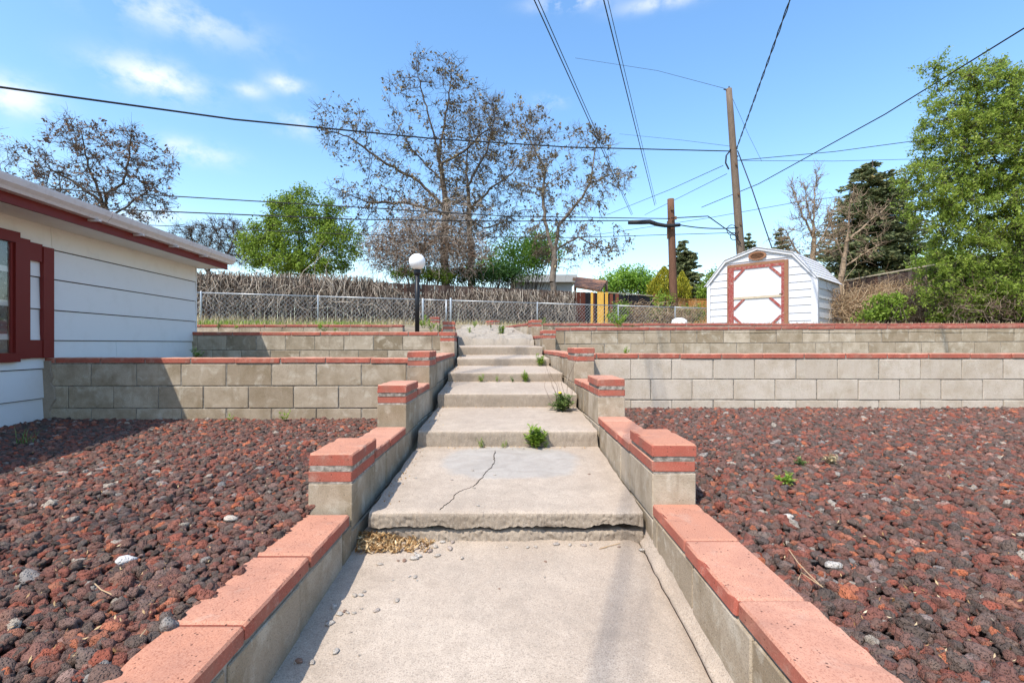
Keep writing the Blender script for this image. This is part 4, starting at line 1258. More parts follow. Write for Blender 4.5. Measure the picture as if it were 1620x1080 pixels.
# corner and gable trims
def trim(name, a, b, w, d0, mat='shed_white', y=-.034, t=.02):
    a, b = Vector(a), Vector(b); u = (b-a).normalized(); n_ = Vector((-u.z, 0, u.x))
    mb = MB(); vs = []
    for yy in (y-t, y):
        for p, s in ((a, -1), (b, -1), (b, 1), (a, 1)): q = p+n_*w/2*s; vs.append((q.x, yy, q.z))
    mb.add(vs, [(0,1,2,3),(7,6,5,4),(0,4,5,1),(1,5,6,2),(2,6,7,3),(3,7,4,0)]); return mb.build(name, MATS[mat], sroot)
trim('corner_trim', (-W+.05, 0, 0), (-W+.05, 0, H1), .10, 0); trim('corner_trim', (-.05, 0, 0), (-.05, 0, H1), .12, 0)
pr = [(-W-.02, H1-.01), (-W+K-.01, H2+.0), (-W/2, H3+.01), (-K+.01, H2), (.02, H1-.01)]
for k in range(4): trim('gable_trim', (pr[k][0], 0, pr[k][1]-.02), (pr[k+1][0], 0, pr[k+1][1]-.02), .085, 0, y=-.058+.0015*k)
# roof: four pitches of shingle courses
rp = [(-W-.06, H1-.05), (-W+K-.01, H2+.015), (-W/2, H3+.02), (-K+.01, H2+.015), (.06, H1-.05)]
for k in range(4):
    (xa, za), (xb, zb_) = rp[k], rp[k+1]
    ln = math.hypot(xb-xa, zb_-za); n = max(2, int(ln/.13)); up = Vector((-(zb_-za), 0, xb-xa)).normalized()
    rev = k > 1
    for j in range(n):
        t0, t1 = j/n, (j+1)/n
        pa = Vector((xa+(xb-xa)*t0, 0, za+(zb_-za)*t0)); pb = Vector((xa+(xb-xa)*t1, 0, za+(zb_-za)*t1))
        oa, ob = (.012, .026) if rev else (.026, .012)
        mb = MB(); vs = []
        for y in (-.10, DP+.08):
            for q in (pa+up*.001, pb+up*.001, pb+up*ob, pa+up*oa): vs.append((q.x, y, q.z))
        mb.add(vs, [(0,1,2,3),(7,6,5,4),(0,4,5,1),(1,5,6,2),(2,6,7,3),(3,7,4,0)]); mb.build('shingle_course', MATS['roof_white'], sroot)
# side wall: lapped boards with worn lower edges
for j in range(5):
    z0_, z1_ = j*.27+.02, j*.27+.285
    mb = MB(); vs = []
    n = 16
    for i in range(n+1):
        y = .02 + (DP-.04)*i/n; dr = .02*mnoise.noise((y*7, j, 3))*(1 if j < 4 else 0)
        for x, z in ((.004, z0_+dr), (.034, z0_+dr), (.012, min(z1_, H1-.02)), (.002, min(z1_, H1-.02))): vs.append((x, y, z))
    fs = []
    for i in range(n):
        for q in range(4): fs.append((i*4+q, (i+1)*4+q, (i+1)*4+(q+1) % 4, i*4+(q+1) % 4))
    fs += [(0,1,2,3), tuple(n*4+q for q in range(4))[::-1]]
    mb.add(vs, fs); mb.build('siding_board', MATS['shed_side'], sroot)
mb = MB(); mb.box(-.0, .045, -.052, .07, 0, H1-.03); mb.build('corner_trim', MATS['shed_white'], sroot)
# door
door = empty('door', (0, 0, 0)); door.parent = sroot
def dbox(name, x0, x1, z0_, z1_, y, t, mat):
    mb = MB(); mb.box(x0, x1, y-t, y, z0_, z1_); o = mb.build(name, MATS[mat], door); return o
dbox('door_panel', D0+.004, D1-.004, .02, DH-.06, -.012, .02, 'shed_white')
dbox('frame_board', D0-.085, D0-.002, 0, DH, -.012, .04, 'faded_red')
dbox('frame_board', D0-.11, D0-.088, 0, DH+.01, -.012, .052, 'wood_trim')
dbox('frame_board', D1-.02, D1+.075, 0, DH+.01, -.012, .05, 'wood_trim')
dbox('frame_board', D1-.10, D1-.023, 0, DH-.062, -.034, .022, 'faded_red')
dbox('frame_board', D0-.085, D1-.024, DH-.058, DH+.022, -.012, .046, 'wood_trim')
dbox('rail', D0, D1-.10, DH-.14, DH-.060, -.034, .022, 'faded_red')
dbox('rail', D0+.08, D1-.104, .90, .965, -.034, .024, 'pale_wood')
dbox('stile', D0, D0+.078, .02, DH-.142, -.034, .020, 'faded_red')
dbox('rail', D0+.08, D1-.104, .02, .075, -.034, .020, 'faded_red')
def brace(a, b):
    u = Vector((b[0]-a[0], 0, b[1]-a[1])).normalized(); n_ = Vector((-u.z, 0, u.x))*.034
    mb = MB(); vs = []
    for yy in (-.053, -.0335):
        for p, s in ((a, -1), (b, -1), (b, 1), (a, 1)): vs.append((p[0]+n_.x*s, yy, p[1]+n_.z*s))
    mb.add(vs, [(0,1,2,3),(7,6,5,4),(0,4,5,1),(1,5,6,2),(2,6,7,3),(3,7,4,0)]); mb.build('brace', MATS['faded_red'], door)
xl_, xr_ = D0+.08, D1-.104; s_ = .30
brace((xl_, DH-.14-s_), (xl_+s_, DH-.14)); brace((xr_-s_, DH-.14), (xr_, DH-.14-s_))
brace((xl_, .90-s_), (xl_+s_, .90)); brace((xr_-s_, .90), (xr_, .90-s_))
brace((xl_, .075+s_), (xl_+s_, .075)); brace((xr_-s_, .075), (xr_, .075+s_))
dbox('latch', D1-.15, D1-.06, .97, 1.0, -.056, .012, 'rusty_metal')
# oval vent
vent = empty('vent', (-W/2, 0, 2.14)); vent.parent = sroot
mb = MB(); n = 28; vs = []
for (rx, rz_, y) in ((.25, .125, -.05), (.25, .125, -.075), (.19, .085, -.075), (.19, .085, -.05)):
    vs += [(rx*math.cos(2*math.pi*k/n), y, rz_*math.sin(2*math.pi*k/n)) for k in range(n)]
mb.add(vs, [(r_*n+k, r_*n+(k+1) % n, ((r_+1) % 4)*n+(k+1) % n, ((r_+1) % 4)*n+k) for r_ in range(4) for k in range(n)])
mb.build('rim', MATS['wood_trim'], vent)
mb = MB(); mb.add([(.19*math.cos(2*math.pi*k/n), -.045, .085*math.sin(2*math.pi*k/n)) for k in range(n)], [tuple(range(n))]); mb.build('backing', MATS['rusty_metal'], vent)
for j in range(4):
    zz = -.06+j*.038; hw = .19*math.sqrt(max(.05, 1-(zz/.085)**2))
    mb = MB(); mb.bar((-hw, -.058, zz), (hw, -.058, zz), .02, .006, (0, .6, 1)); mb.build('slat', MATS['wood_trim'], vent)

# ------------------------------------------------------------ neighbouring buildings
nr = empty('neighbour_house', P(1092, 480, 42), label='grey gabled house with brown roof beyond the orange fence', cat='house')
def nb(name, vs, fs, mat):
    mb = MB(); mb.add([Vector(v)-Vector(nr.location) for v in vs], fs); mb.build(name, MATS[mat], nr)
g0, g1, gp = P(1083, 461, 42), P(1116, 470, 42), P(1097, 447, 42)
b_ = .4
vs = [(g0.x, 42, b_), (g1.x, 42, b_), (g1.x, 42, g1.z-.1), (gp.x, 42, gp.z-.25), (g0.x, 42, g0.z-.1)]
nb('wall', vs + [(x, 50, z) for x, y, z in vs], [(0,1,2,3,4), (9,8,7,6,5), (0,5,6,1), (1,6,7,2), (0,4,9,5)], 'grey_wall')
el, er_ = P(1074, 470, 41.6), P(1124, 474, 41.6); pk = P(1097, 445, 41.6)
def slope(a, b, y0, y1, t=.14):
    vs = [(a.x, y0, a.z), (b.x, y0, b.z), (b.x, y1, b.z), (a.x, y1, a.z), (a.x, y0, a.z-t), (b.x, y0, b.z-t), (b.x, y1, b.z-t), (a.x, y1, a.z-t)]
    nb('roof', vs, [(3,2,1,0),(4,5,6,7),(0,1,5,4),(1,2,6,5),(2,3,7,6),(3,0,4,7)], 'brown_roof')
slope(el, pk, 41.6, 50.5); slope(er_, pk, 41.6, 50.5)
lo, hi = P(1018, 466, 43), P(1100, 451, 48)
vs = [(P(1012, 466, 43).x, 43, lo.z), (P(1086, 464, 43).x, 43, lo.z), (P(1086, 464, 43).x, 48, hi.z), (P(1030, 450, 48).x, 48, hi.z)]
nb('roof', vs + [(x, y, z-.15) for x, y, z in vs], [(0,1,2,3),(7,6,5,4),(0,4,5,1),(1,5,6,2),(2,6,7,3),(3,7,4,0)], 'brown_roof')
vs = [(P(1016, 470, 43.5).x, 43.5, .4), (P(1082, 470, 43.5).x, 43.5, .4), (P(1082, 470, 43.5).x, 43.5, lo.z-.18), (P(1016, 470, 43.5).x, 43.5, lo.z-.18)]
nb('wall', vs + [(x, 48, z) for x, y, z in vs], [(0,1,2,3),(7,6,5,4),(0,4,5,1),(1,5,6,2),(3,7,4,0)], 'brown_roof')

ar = empty('patio_cover', P(930, 500, 24), label='brown open sided patio cover showing above the dark fence', cat='patio cover')
mb = MB(); ao = Vector(ar.location)
a1, a2, a3, a4 = P(908, 455, 24), P(950, 462, 24), P(960, 446.5, 27.5), P(912, 440.5, 27.5)
vs = [v-ao for v in (a1, a2, a3, a4)]; mb.add(vs + [v+Vector((0, 0, .10)) for v in vs], [(3,2,1,0),(4,5,6,7),(0,1,5,4),(1,2,6,5),(2,3,7,6),(3,0,4,7)])
mb.build('roof', MATS['wood_trim'], ar)
mb = MB(); mb.bar(P(906, 441.5, 27.6)-ao, P(961, 447, 27.6)-ao, .12, .18); mb.build('fascia', MATS['brown_roof'], ar)
for px in (910, 959.5):
    q = P(px, 448, 27); mb = MB(); mb.bar(Vector((q.x, q.y, .4))-ao, q-ao, .12, .12, (0, 1, 0)); mb.build('post', MATS['brown_roof'], ar)
wr = empty('white_building', P(860, 500, 34), label='white low building glimpsed behind the tree right of centre', cat='building')
wo_ = Vector(wr.location); mb = MB(); a, b = P(815, 447, 34), P(905, 443, 34)
mb.box(a.x-wo_.x, b.x-wo_.x, 0, 6, .4-wo_.z, a.z-wo_.z); mb.build('wall', MATS['far_white'], wr)
mb = MB(); mb.box(a.x-wo_.x-.3, b.x-wo_.x+.3, -.4, 6.3, a.z-wo_.z+.003, a.z-wo_.z+.5); mb.build('roof', MATS['far_white'], wr)

# ------------------------------------------------------------ trees
def ell_points(ells, S, d, n, rng, depthf=.75, shell=.0):
    """n points spread through ellipses given in photograph pixels at distance d"""
    area = np.array([e[2]*e[3]*(e[4] if len(e) > 4 else 1) for e in ells], float); area /= area.sum()
    out = []
    for e, k in zip(ells, rng.multinomial(n, area)):
        v = rng.normal(size=(k, 3)); v /= np.linalg.norm(v, axis=1, keepdims=True)
        rad = rng.uniform(shell, 1, size=(k, 1))**(1/2.6); v = v*rad
        c = P(e[0], e[1], d)
        out.append(np.stack([c.x+v[:, 0]*e[2]/S, c.y+v[:, 1]*(e[2]+e[3])/2/S*depthf, c.z+v[:, 2]*e[3]/S], 1))
    return np.concatenate(out)
def colonise(guides, att, step, infl, kill, rng, iters=120, jitter=.25, cap=6000):
    pts = []; par = []
    for g_ in guides:                     # guide polylines: list of world points, first may name the parent index
        start = len(pts)
        prev = -1
        for i, p in enumerate(g_['pts']):
            if i == 0 and g_.get('from') is not None:
                arr = np.array(pts); prev = int(np.argmin(np.linalg.norm(arr-np.array(p), axis=1))); continue
            a = np.array(pts[prev]) if prev >= 0 else None
            if a is None: pts.append(np.array(p, float)); par.append(-1); prev = len(pts)-1; continue
            L_ = np.linalg.norm(np.array(p)-a); n = max(1, int(L_/step))
            for k in range(1, n+1):
                q = a + (np.array(p)-a)*k/n + rng.normal(size=3)*step*.10
                pts.append(q); par.append(prev); prev = len(pts)-1
    P_ = np.array(pts); par = list(par)
    alive = np.ones(len(att), bool)
    near = np.full(len(att), -1); nd = np.full(len(att), 1e9)
    def upd(i0):
        nonlocal nd, near
        for i in range(i0, len(P_), 256):
            blk = P_[i:i+256]
            D = np.linalg.norm(att[:, None, :]-blk[None], axis=2); j = D.argmin(1); v = D[np.arange(len(att)), j]
            m_ = v < nd; nd[m_] = v[m_]; near[m_] = i+j[m_]
    upd(0)
    for it in range(iters):
        ok = alive & (nd < infl)
        if not ok.any(): break
        idx = np.where(ok)[0]; nn = near[idx]
        dv = att[idx]-P_[nn]; dv /= (np.linalg.norm(dv, axis=1, keepdims=True)+1e-9)
        uq, inv = np.unique(nn, return_inverse=True)
        acc = np.zeros((len(uq), 3)); np.add.at(acc, inv, dv)
        acc /= (np.linalg.norm(acc, axis=1, keepdims=True)+1e-9)
        acc += rng.normal(size=acc.shape)*jitter
        acc /= (np.linalg.norm(acc, axis=1, keepdims=True)+1e-9)
        i0 = len(P_); P_ = np.concatenate([P_, P_[uq]+acc*step]); par += list(uq)
        upd(i0)
        alive &= nd > kill
        if len(P_) > cap: break
    return P_, np.array(par)
def radii(par, n, tip, ex):
    r = np.zeros(n); ch = np.zeros(n, int)
    for i in range(n):
        if par[i] >= 0: ch[par[i]] += 1
    acc = np.zeros(n)
    order = range(n-1, -1, -1)
    for i in order:
        a = acc[i] if acc[i] > 0 else tip**ex
        r[i] = a**(1/ex)
        if par[i] >= 0: acc[par[i]] += a
    return r, ch
def tree(name, d, ells, guides, label, bark, leaf, n_att=1200, step=.22, tip=.008, ex=2.4, leaves=5000, lsize=.09, lspread=.12,
         twigs=2500, twig_len=.35, seed=1, infl=None, kill=None, depthf=.75, up=0., droop=0., aspect=.55, cat='tree', lthin=.03, shell=0., jitter=.22, clump=None, maxr=None, name_leaf='crown', group=None):
    rng = np.random.default_rng(seed); S = F/d
    att = ell_points(ells, S, d, n_att, rng, depthf, shell)
    gs = []
    for i, g_ in enumerate(guides):
        pts = []
        for q in g_:
            v = P(q[0], q[1], d + (q[2] if len(q) > 2 else 0)); pts.append([v.x, v.y, v.z])
        gs.append({'pts': pts, 'from': None if i == 0 else 1})
    gs[0]['pts'][0][2] = .38
    Pn, par = colonise(gs, att, step, infl or step*9, kill or step*1.7, rng, jitter=jitter)
    r, ch = radii(par, len(Pn), tip, ex)
    r = r*(1+.9*np.clip((r-.022)/.06, 0, 1))
    if maxr: r = np.minimum(r, maxr)
    base = Vector(Pn[0]); b_ = np.array(base)
    root = empty(name, base, label=label, cat=cat, group=group)
    e = np.where(par >= 0)[0]; pr_ = par[e]
    V1, F1 = tubes_np(Pn[pr_]-b_, Pn[e]-b_, r[pr_]*.96 if False else np.minimum(r[pr_], r[e]*1.35), r[e], 6)
    me = mesh_arrays('trunk', V1, F1, 4); link('trunk', me, root, MATS[bark], True)
    thin = np.where(r < lthin)[0]
    if len(thin) == 0: thin = np.arange(len(Pn))
    # fine twigs
    if twigs:
        k = rng.choice(thin, twigs); o_ = rng.normal(size=(twigs, 3)); 
        out = Pn[k]-att.mean(0); out /= np.linalg.norm(out, axis=1, keepdims=True)
        o_ = o_ + out*.8 + np.array([0, 0, up-droop]); o_ /= np.linalg.norm(o_, axis=1, keepdims=True)
        ln = twig_len*rng.uniform(.4, 1.2, (twigs, 1)); mid = Pn[k]+o_*ln*.5
        bend = rng.normal(size=(twigs, 3))*.35 + np.array([0, 0, -droop]); o2 = o_+bend; o2 /= np.linalg.norm(o2, axis=1, keepdims=True)
        end = mid+o2*ln*.5; tr = np.full(twigs, tip*.8)
        V2, F2 = tubes_np(np.concatenate([Pn[k], mid])-b_, np.concatenate([mid, end])-b_, np.concatenate([tr, tr*.8]), np.concatenate([tr*.8, tr*.45]), 3)
        tag(link('twigs', mesh_arrays('twigs', V2, F2, 4), root, MATS[bark]), kind='stuff')
    if leaves:
        if twigs:
            j = rng.integers(0, twigs, leaves); t = rng.uniform(.1, 1, (leaves, 1)); C = Pn[k][j]*(1-t)+end[j]*t
        else:
            C = Pn[rng.choice(thin, leaves)]
        if clump:
            cc = C[rng.integers(0, leaves, clump)]; C = cc[rng.integers(0, clump, leaves)]
        C = C + rng.normal(size=C.shape)*lspread
        V3, F3 = leaves_np(C-b_, lsize, aspect, 0., rng)
        tag(link(name_leaf, mesh_arrays('crown', V3, F3, 3), root, MATS[leaf]), kind='stuff')
    return root, Pn, r

tree('bare_tree', 21, [(150, 235, 75, 45), (95, 260, 75, 50), (205, 265, 75, 60), (160, 320, 105, 50), (60, 300, 45, 35), (240, 320, 40, 40)],
     [[(166, 505), (165, 420), (167, 350), (165, 300)], [(166, 330), (140, 262), (128, 205), (105, 180)], [(165, 310), (195, 290), (205, 240), (208, 200)], [(166, 345), (200, 330), (235, 300)], [(165, 320), (120, 290), (75, 265)]],
     'brown leaved tree standing behind the house roof at the left', 'dark_bark', 'rust_leaf', n_att=1100, step=.20, leaves=3600, lsize=.125, lspread=.07, clump=1200, twigs=4200, twig_len=.50, seed=3, ex=2.3, tip=.008)
tree('bare_tree', 24, [(-15, 250, 32, 60), (-60, 230, 50, 60)], [[(-30, 505), (-28, 400), (-25, 300)]], 'thin bare tree cut off by the left edge of the photo', 'dark_bark', 'brown_leaf', n_att=500, leaves=500, lsize=.1, twigs=1400, twig_len=.5, seed=5)
tree('bare_shrub', 27, [(310, 385, 42, 38), (350, 375, 45, 32), (385, 395, 32, 30)], [[(330, 505), (330, 420)], [(331, 425), (365, 395)], [(331, 430), (305, 400)]],
     'leafless dark shrub between the house eave and the green tree', 'dark_bark', 'brown_leaf', n_att=900, step=.2, leaves=900, lsize=.09, twigs=4200, twig_len=.5, seed=6, tip=.010, cat='shrub')
tree('green_tree', 22, [(480, 350, 50, 50), (430, 385, 55, 38), (530, 390, 45, 42), (400, 400, 28, 28), (470, 315, 22, 20), (520, 335, 20, 22), (480, 410, 90, 28), (440, 335, 22, 20)],
     [[(478, 505), (480, 440), (478, 400)], [(479, 430), (440, 390), (425, 350)], [(479, 425), (510, 390), (520, 350)], [(479, 415), (470, 360), (463, 310)]],
     'bright green leafy tree behind the vine covered fence', 'dark_bark', 'green_leaf', n_att=1300, step=.18, leaves=30000, lsize=.105, lspread=.13, twigs=2200, twig_len=.38, seed=7, clump=3200)
tree('bare_tree', 24, [(690, 120, 62, 42), (735, 175, 65, 50), (640, 150, 40, 40), (540, 200, 55, 45, .7), (600, 240, 75, 50, .8), (720, 240, 100, 60), (600, 310, 85, 50), (690, 330, 120, 70), (565, 350, 40, 40, .6), (780, 210, 50, 50), (545, 305, 40, 28, .6)],
     [[(707, 505), (703, 400), (706, 330), (698, 270), (694, 240)], [(694, 242), (683, 200), (672, 160), (660, 115)], [(695, 240), (705, 190), (712, 140), (715, 100)],
      [(705, 330), (660, 285), (610, 258), (550, 215), (510, 205)], [(700, 290), (655, 240), (630, 200)], [(698, 262), (740, 235), (775, 200)], [(705, 340), (640, 320), (580, 320)]],
     'tallest bare tree in the middle with sparse brown leaves, left limb reaching out', 'dark_bark', 'brown_leaf', n_att=1700, step=.24, leaves=5200, lsize=.15, lspread=.09, clump=1500, twigs=5000, twig_len=.6, seed=11, ex=2.3, tip=.009)
tree('bare_tree', 26, [(760, 190, 55, 48), (790, 260, 60, 65), (740, 270, 70, 70), (800, 330, 55, 60), (750, 350, 70, 60), (835, 220, 32, 40, .7)],
     [[(748, 505), (745, 420), (742, 340), (738, 270), (744, 200)], [(741, 330), (775, 300), (810, 275)], [(739, 290), (770, 240), (780, 190)], [(742, 350), (765, 360), (800, 350)]],
     'grey bare tree just right of the tallest one, many pale twigs', 'grey_bark', 'brown_leaf', n_att=1200, step=.24, leaves=2600, lsize=.15, lspread=.09, clump=800, twigs=4200, twig_len=.6, seed=12, ex=2.3, tip=.009)
tree('bare_tree', 23, [(835, 185, 40, 32), (870, 215, 50, 35), (935, 230, 45, 32), (850, 270, 50, 48), (945, 290, 60, 42), (900, 330, 60, 48), (925, 395, 60, 32), (860, 380, 40, 40), (980, 375, 22, 28, .5)],
     [[(876, 505), (875, 430), (880, 380), (885, 350)], [(877, 400), (862, 350), (858, 300), (862, 270), (845, 235), (830, 200)], [(884, 355), (910, 325), (935, 290), (970, 275), (1000, 272)],
      [(936, 290), (940, 250), (945, 222)], [(878, 395), (915, 375), (960, 398), (985, 395)], [(860, 300), (880, 280), (905, 265)]],
     'forked bare tree right of the centre leaning out over the patio cover', 'grey_bark', 'brown_leaf', n_att=1000, step=.22, leaves=3300, lsize=.14, lspread=.08, clump=1000, twigs=3200, twig_len=.5, seed=13, ex=2.3, tip=.009)
# drooping dead tangle that hangs under the middle trees
def strands(name, starts, length, r, mat, label, cat, seed, droop=1., wob=.5, seg_n=6, base=(0, 0, 0), kind='stuff', dirv=None, zmin=None, parent=None):
    rng = np.random.default_rng(seed); n = len(starts); p = np.array(starts, float)
    v = rng.normal(size=(n, 3))*.7 if dirv is None else dirv + rng.normal(size=(n, 3))*.3
    ln = length*rng.uniform(.4, 1.3, (n, 1))/seg_n
    A, B, RA, RB = [], [], [], []
    rr = r*rng.uniform(.5, 1.4, n)
    for k in range(seg_n):
        v = v + rng.normal(size=(n, 3))*wob + np.array([0, 0, -droop*.35])
        u = v/np.linalg.norm(v, axis=1, keepdims=True); q = p+u*ln
        if zmin is not None: q[:, 2] = np.maximum(q[:, 2], zmin)
        A.append(p); B.append(q); RA.append(rr*(1-k/seg_n*.5)); RB.append(rr*(1-(k+1)/seg_n*.5)); p = q; v = u
    # joined strand by strand so that each strand is one island
    A, B = np.stack(A, 1), np.stack(B, 1); pts = np.concatenate([A[:, :1], B], 1)    # n, seg+1, 3
    D = np.gradient(pts, axis=1); D /= (np.linalg.norm(D, axis=2, keepdims=True)+1e-9)
    X = np.cross(D, np.array([.3, .8, .5])); X /= (np.linalg.norm(X, axis=2, keepdims=True)+1e-9); Y = np.cross(X, D)
    rad = rr[:, None]*np.linspace(1, .45, seg_n+1)[None]
    ang = np.arange(3)*2*math.pi/3
    V = pts[:, :, None]+(X[:, :, None]*np.cos(ang)[None, None, :, None]+Y[:, :, None]*np.sin(ang)[None, None, :, None])*rad[:, :, None, None]
    V = V.reshape(-1, 3)-np.array(base)
    b0 = (np.arange(n)*(seg_n+1)*3)[:, None, None]; s = (np.arange(seg_n)*3)[None, :, None]; k = np.arange(3)[None, None]
    a = b0+s+k; b = b0+s+(k+1) % 3; c = b+3; d_ = a+3
    Fc = np.stack([a, b, c, d_], -1).reshape(-1, 4)
    o = link(name, mesh_arrays(name, V, Fc, 4), parent, MATS[mat]); o.location = base
    return tag(o, label, cat, kind=kind) if label else tag(o, kind=kind)
rng = np.random.default_rng(21)
st = ell_points([(670, 385, 95, 50), (630, 400, 60, 40), (730, 400, 50, 40), (700, 335, 75, 40, .4)], F/21.5, 21.5, 2500, rng, .6)
strands('dead_vine_tangle', st, .9, .011, 'grey_brush', 'brown mass of dead vines hanging under the bare trees behind the lamp', 'vines', 22, droop=.5, wob=.7)
V, Fc = leaves_np(ell_points([(665, 390, 95, 48), (630, 400, 60, 36), (730, 405, 50, 34)], F/21.5, 21.5, 3600, rng, .6), .12, .5)
tag(link('dead_leaf_mass', mesh_arrays('dead_leaf_mass', V, Fc, 3), None, MATS['rust_leaf']), 'curled brown dead leaves caught in the vine tangle', 'leaves', kind='stuff')
# low greens behind the fence
def bush(name, d, ells, n, lsize, leaf, label, seed, clump=500, spread=.16, stems=True, cat='shrub', depthf=.8, zfloor=.42, bark='dark_bark', aspect=.55):
    rng = np.random.default_rng(seed); S = F/d
    cc = ell_points(ells, S, d, clump, rng, depthf, .0)
    C = cc[rng.integers(0, clump, n)]+rng.normal(size=(n, 3))*spread; C = C[C[:, 2] > zfloor]
    b = Vector((C[:, 0].mean(), C[:, 1].mean(), zfloor-.03)); root = empty(name, b, label=label, cat=cat); bb = np.array(b)
    V, Fc = leaves_np(C-bb, lsize, aspect, 0, rng); tag(link('foliage', mesh_arrays('foliage', V, Fc, 3), root, MATS[leaf]), kind='stuff')
    if stems:
        k = cc[rng.integers(0, clump, 90)]-bb; s = k*np.array([.15, .15, 0]); mid = (s+k)/2+rng.normal(size=k.shape)*.12
        V, Fc = tubes_np(np.concatenate([s, mid]), np.concatenate([mid, k]), np.full(180, .014), np.full(180, .007), 4)
        link('stems', mesh_arrays('stems', V, Fc, 4), root, MATS[bark])
    return root
bush('leafy_shrub', 29, [(820, 405, 50, 36), (860, 395, 32, 30), (770, 425, 40, 20)], 9000, .15, 'lime_leaf', 'lime green shrub showing through the bare trees right of centre', 31, 500, .22)
bush('leafy_shrub', 22.5, [(770, 435, 55, 14), (725, 437, 40, 12), (805, 430, 25, 14)], 6000, .10, 'dark_leaf', 'dark green shrub just above the fence right of the lamp', 32, 380, .12)
bush('leafy_shrub', 21.5, [(672, 434, 30, 10), (640, 432, 26, 9), (700, 437, 22, 9)], 3600, .09, 'green_leaf', 'low green shrub over the fence beside the lamp globe', 33, 260, .10)
bush('round_tree', 36, [(975, 448, 28, 22), (1000, 440, 24, 20), (1020, 450, 26, 22), (960, 455, 20, 16), (1035, 460, 18, 14)], 9500, .17, 'lime_leaf', 'bright lime green tree between patio cover and spruce', 34, 420, .22, cat='tree')
bush('round_tree', 33, [(1128, 450, 14, 26), (1118, 470, 14, 16)], 3500, .16, 'green_leaf', 'mid green tree squeezed between the grey gable and the shed', 35, 160, .2, cat='tree')
# juniper: upright yellow green cones
def cone_tree(name, px, top, w, d, n, leaf, label, seed, size=.13, base_y=480):
    rng = np.random.default_rng(seed); S = F/d; H = (base_y-top)/S; zt = (CY-top)/S; c = P(px, top, d)
    t = rng.uniform(0, 1, n)**.6; a = rng.uniform(0, 6.283, n); lob = 1+.22*np.sin(a*5+t*9)+.12*rng.normal(size=n)
    prf = np.minimum(1, (t*1.9))**.8*(w/S/2)*lob
    C = np.stack([c.x+np.cos(a)*prf, d+np.sin(a)*prf, zt-t*H], 1)
    b = Vector((c.x, d, .42)); root = empty(name, b, label=label, cat='tree')
    dirs = np.stack([np.cos(a)*.3, np.sin(a)*.3, np.ones(n)], 1)
    V, Fc = leaves_np(C-np.array(b), size, .4, 0, rng, dirs); tag(link('foliage', mesh_arrays('foliage', V, Fc, 3), root, MATS[leaf]), kind='stuff')
    mb = MB(); mb.tube([(0, 0, -.03), (0, 0, (zt-.42)*.8)], [.08, .03], 6); mb.build('trunk', MATS['dark_bark'], root)
cone_tree('juniper', 1051, 421, 38, 27, 6500, 'yellow_leaf', 'broad yellow green juniper just left of the short pole', 41)
cone_tree('juniper', 1079, 428, 22, 27.5, 3000, 'yellow_leaf', 'narrow yellow green juniper just right of the short pole', 42)
# spruces
def spruce(name, px, top, w, d, label, seed, whorls=22, per=11, base_y=470, rust=.2, lsize=.22, lean=0, dens=26):
    rng = np.random.default_rng(seed); S = F/d; zt = (CY-top)/S; z0 = .42; H = zt-z0; c = P(px, top, d)
    b = Vector((c.x, d, z0)); root = empty(name, b, label=label, cat='tree')
    mb = MB(); mb.tube([(0, 0, -.03), (lean*.5, 0, H*.5), (lean, 0, H)], [H*.018+.03, H*.011+.02, .02], 8); mb.build('trunk', MATS['dark_bark'], root)
    A, B, RA, RB, C, Dn = [], [], [], [], [], []
    Hc = (base_y-top)/S
    for k in range(whorls):
        t = (k+.4)/whorls; z = H-t*Hc*1.02
        rad = (w/S/2)*min(1, t**.5*1.15)*rng.uniform(.8, 1.1)
        for j in range(per if t > .15 else 6):
            a = 2*math.pi*(j+rng.uniform(-.35, .35))/per+k*1.1; rr = rad*rng.uniform(.65, 1.18); dz = rr*rng.uniform(-.28, .05)
            p0 = np.array([lean*(1-t), 0, z]); p1 = np.array([math.cos(a)*rr+lean*(1-t), math.sin(a)*rr, z+dz]); pm = (p0+p1)/2+np.array([0, 0, -.05*rr])
            A += [p0, pm]; B += [pm, p1]; RA += [.02, .013]; RB += [.013, .006]
            n = int(dens*(.4+rr/(w/S/2)))
            s = rng.uniform(.18, 1.04, n)[:, None]
            q = p0*(1-s)**2+2*pm*s*(1-s)+p1*s**2
            side = np.array([-math.sin(a), math.cos(a), 0])[None]; sw = rng.normal(size=(n, 1))*rr*.15*(1.15-s*.6)
            q = q+side*sw+np.array([0, 0, 1])*(-np.abs(sw)*.35+rng.normal(size=(n, 1))*.035)
            C.append(q); u = np.array([math.cos(a), math.sin(a), -.1])[None]+side*np.sign(sw)*.8; Dn.append(u)
    V, Fc = tubes_np(A, B, RA, RB, 4); tag(link('branches', mesh_arrays('branches', V, Fc, 4), root, MATS['dark_bark']), kind='stuff')
    C = np.concatenate(C); Dn = np.concatenate(Dn)
    V, Fc = leaves_np(C, lsize, .34, 0, rng, Dn); tag(link('foliage', mesh_arrays('foliage', V, Fc, 3), root, MATS['spruce_needle']), kind='stuff')
spruce('spruce_tree', 1082, 379, 72, 40, 'dark spruce rising behind the short pole', 51, 16, 12, 470, lsize=.36, dens=44)
spruce('spruce_tree', 1384, 253, 186, 22, 'large dark spruce behind the shed and the right fence', 52, 26, 17, 470, lsize=.23, lean=-.1, dens=80)
spruce('spruce_tree', 1185, 368, 34, 34, 'small spruce tip peeking over the shed ridge near the tall pole', 53, 12, 9, 440, lsize=.24)
spruce('spruce_tree', 1236, 360, 46, 30, 'brownish spruce top behind the right slope of the shed roof', 54, 12, 9, 440, lsize=.24)
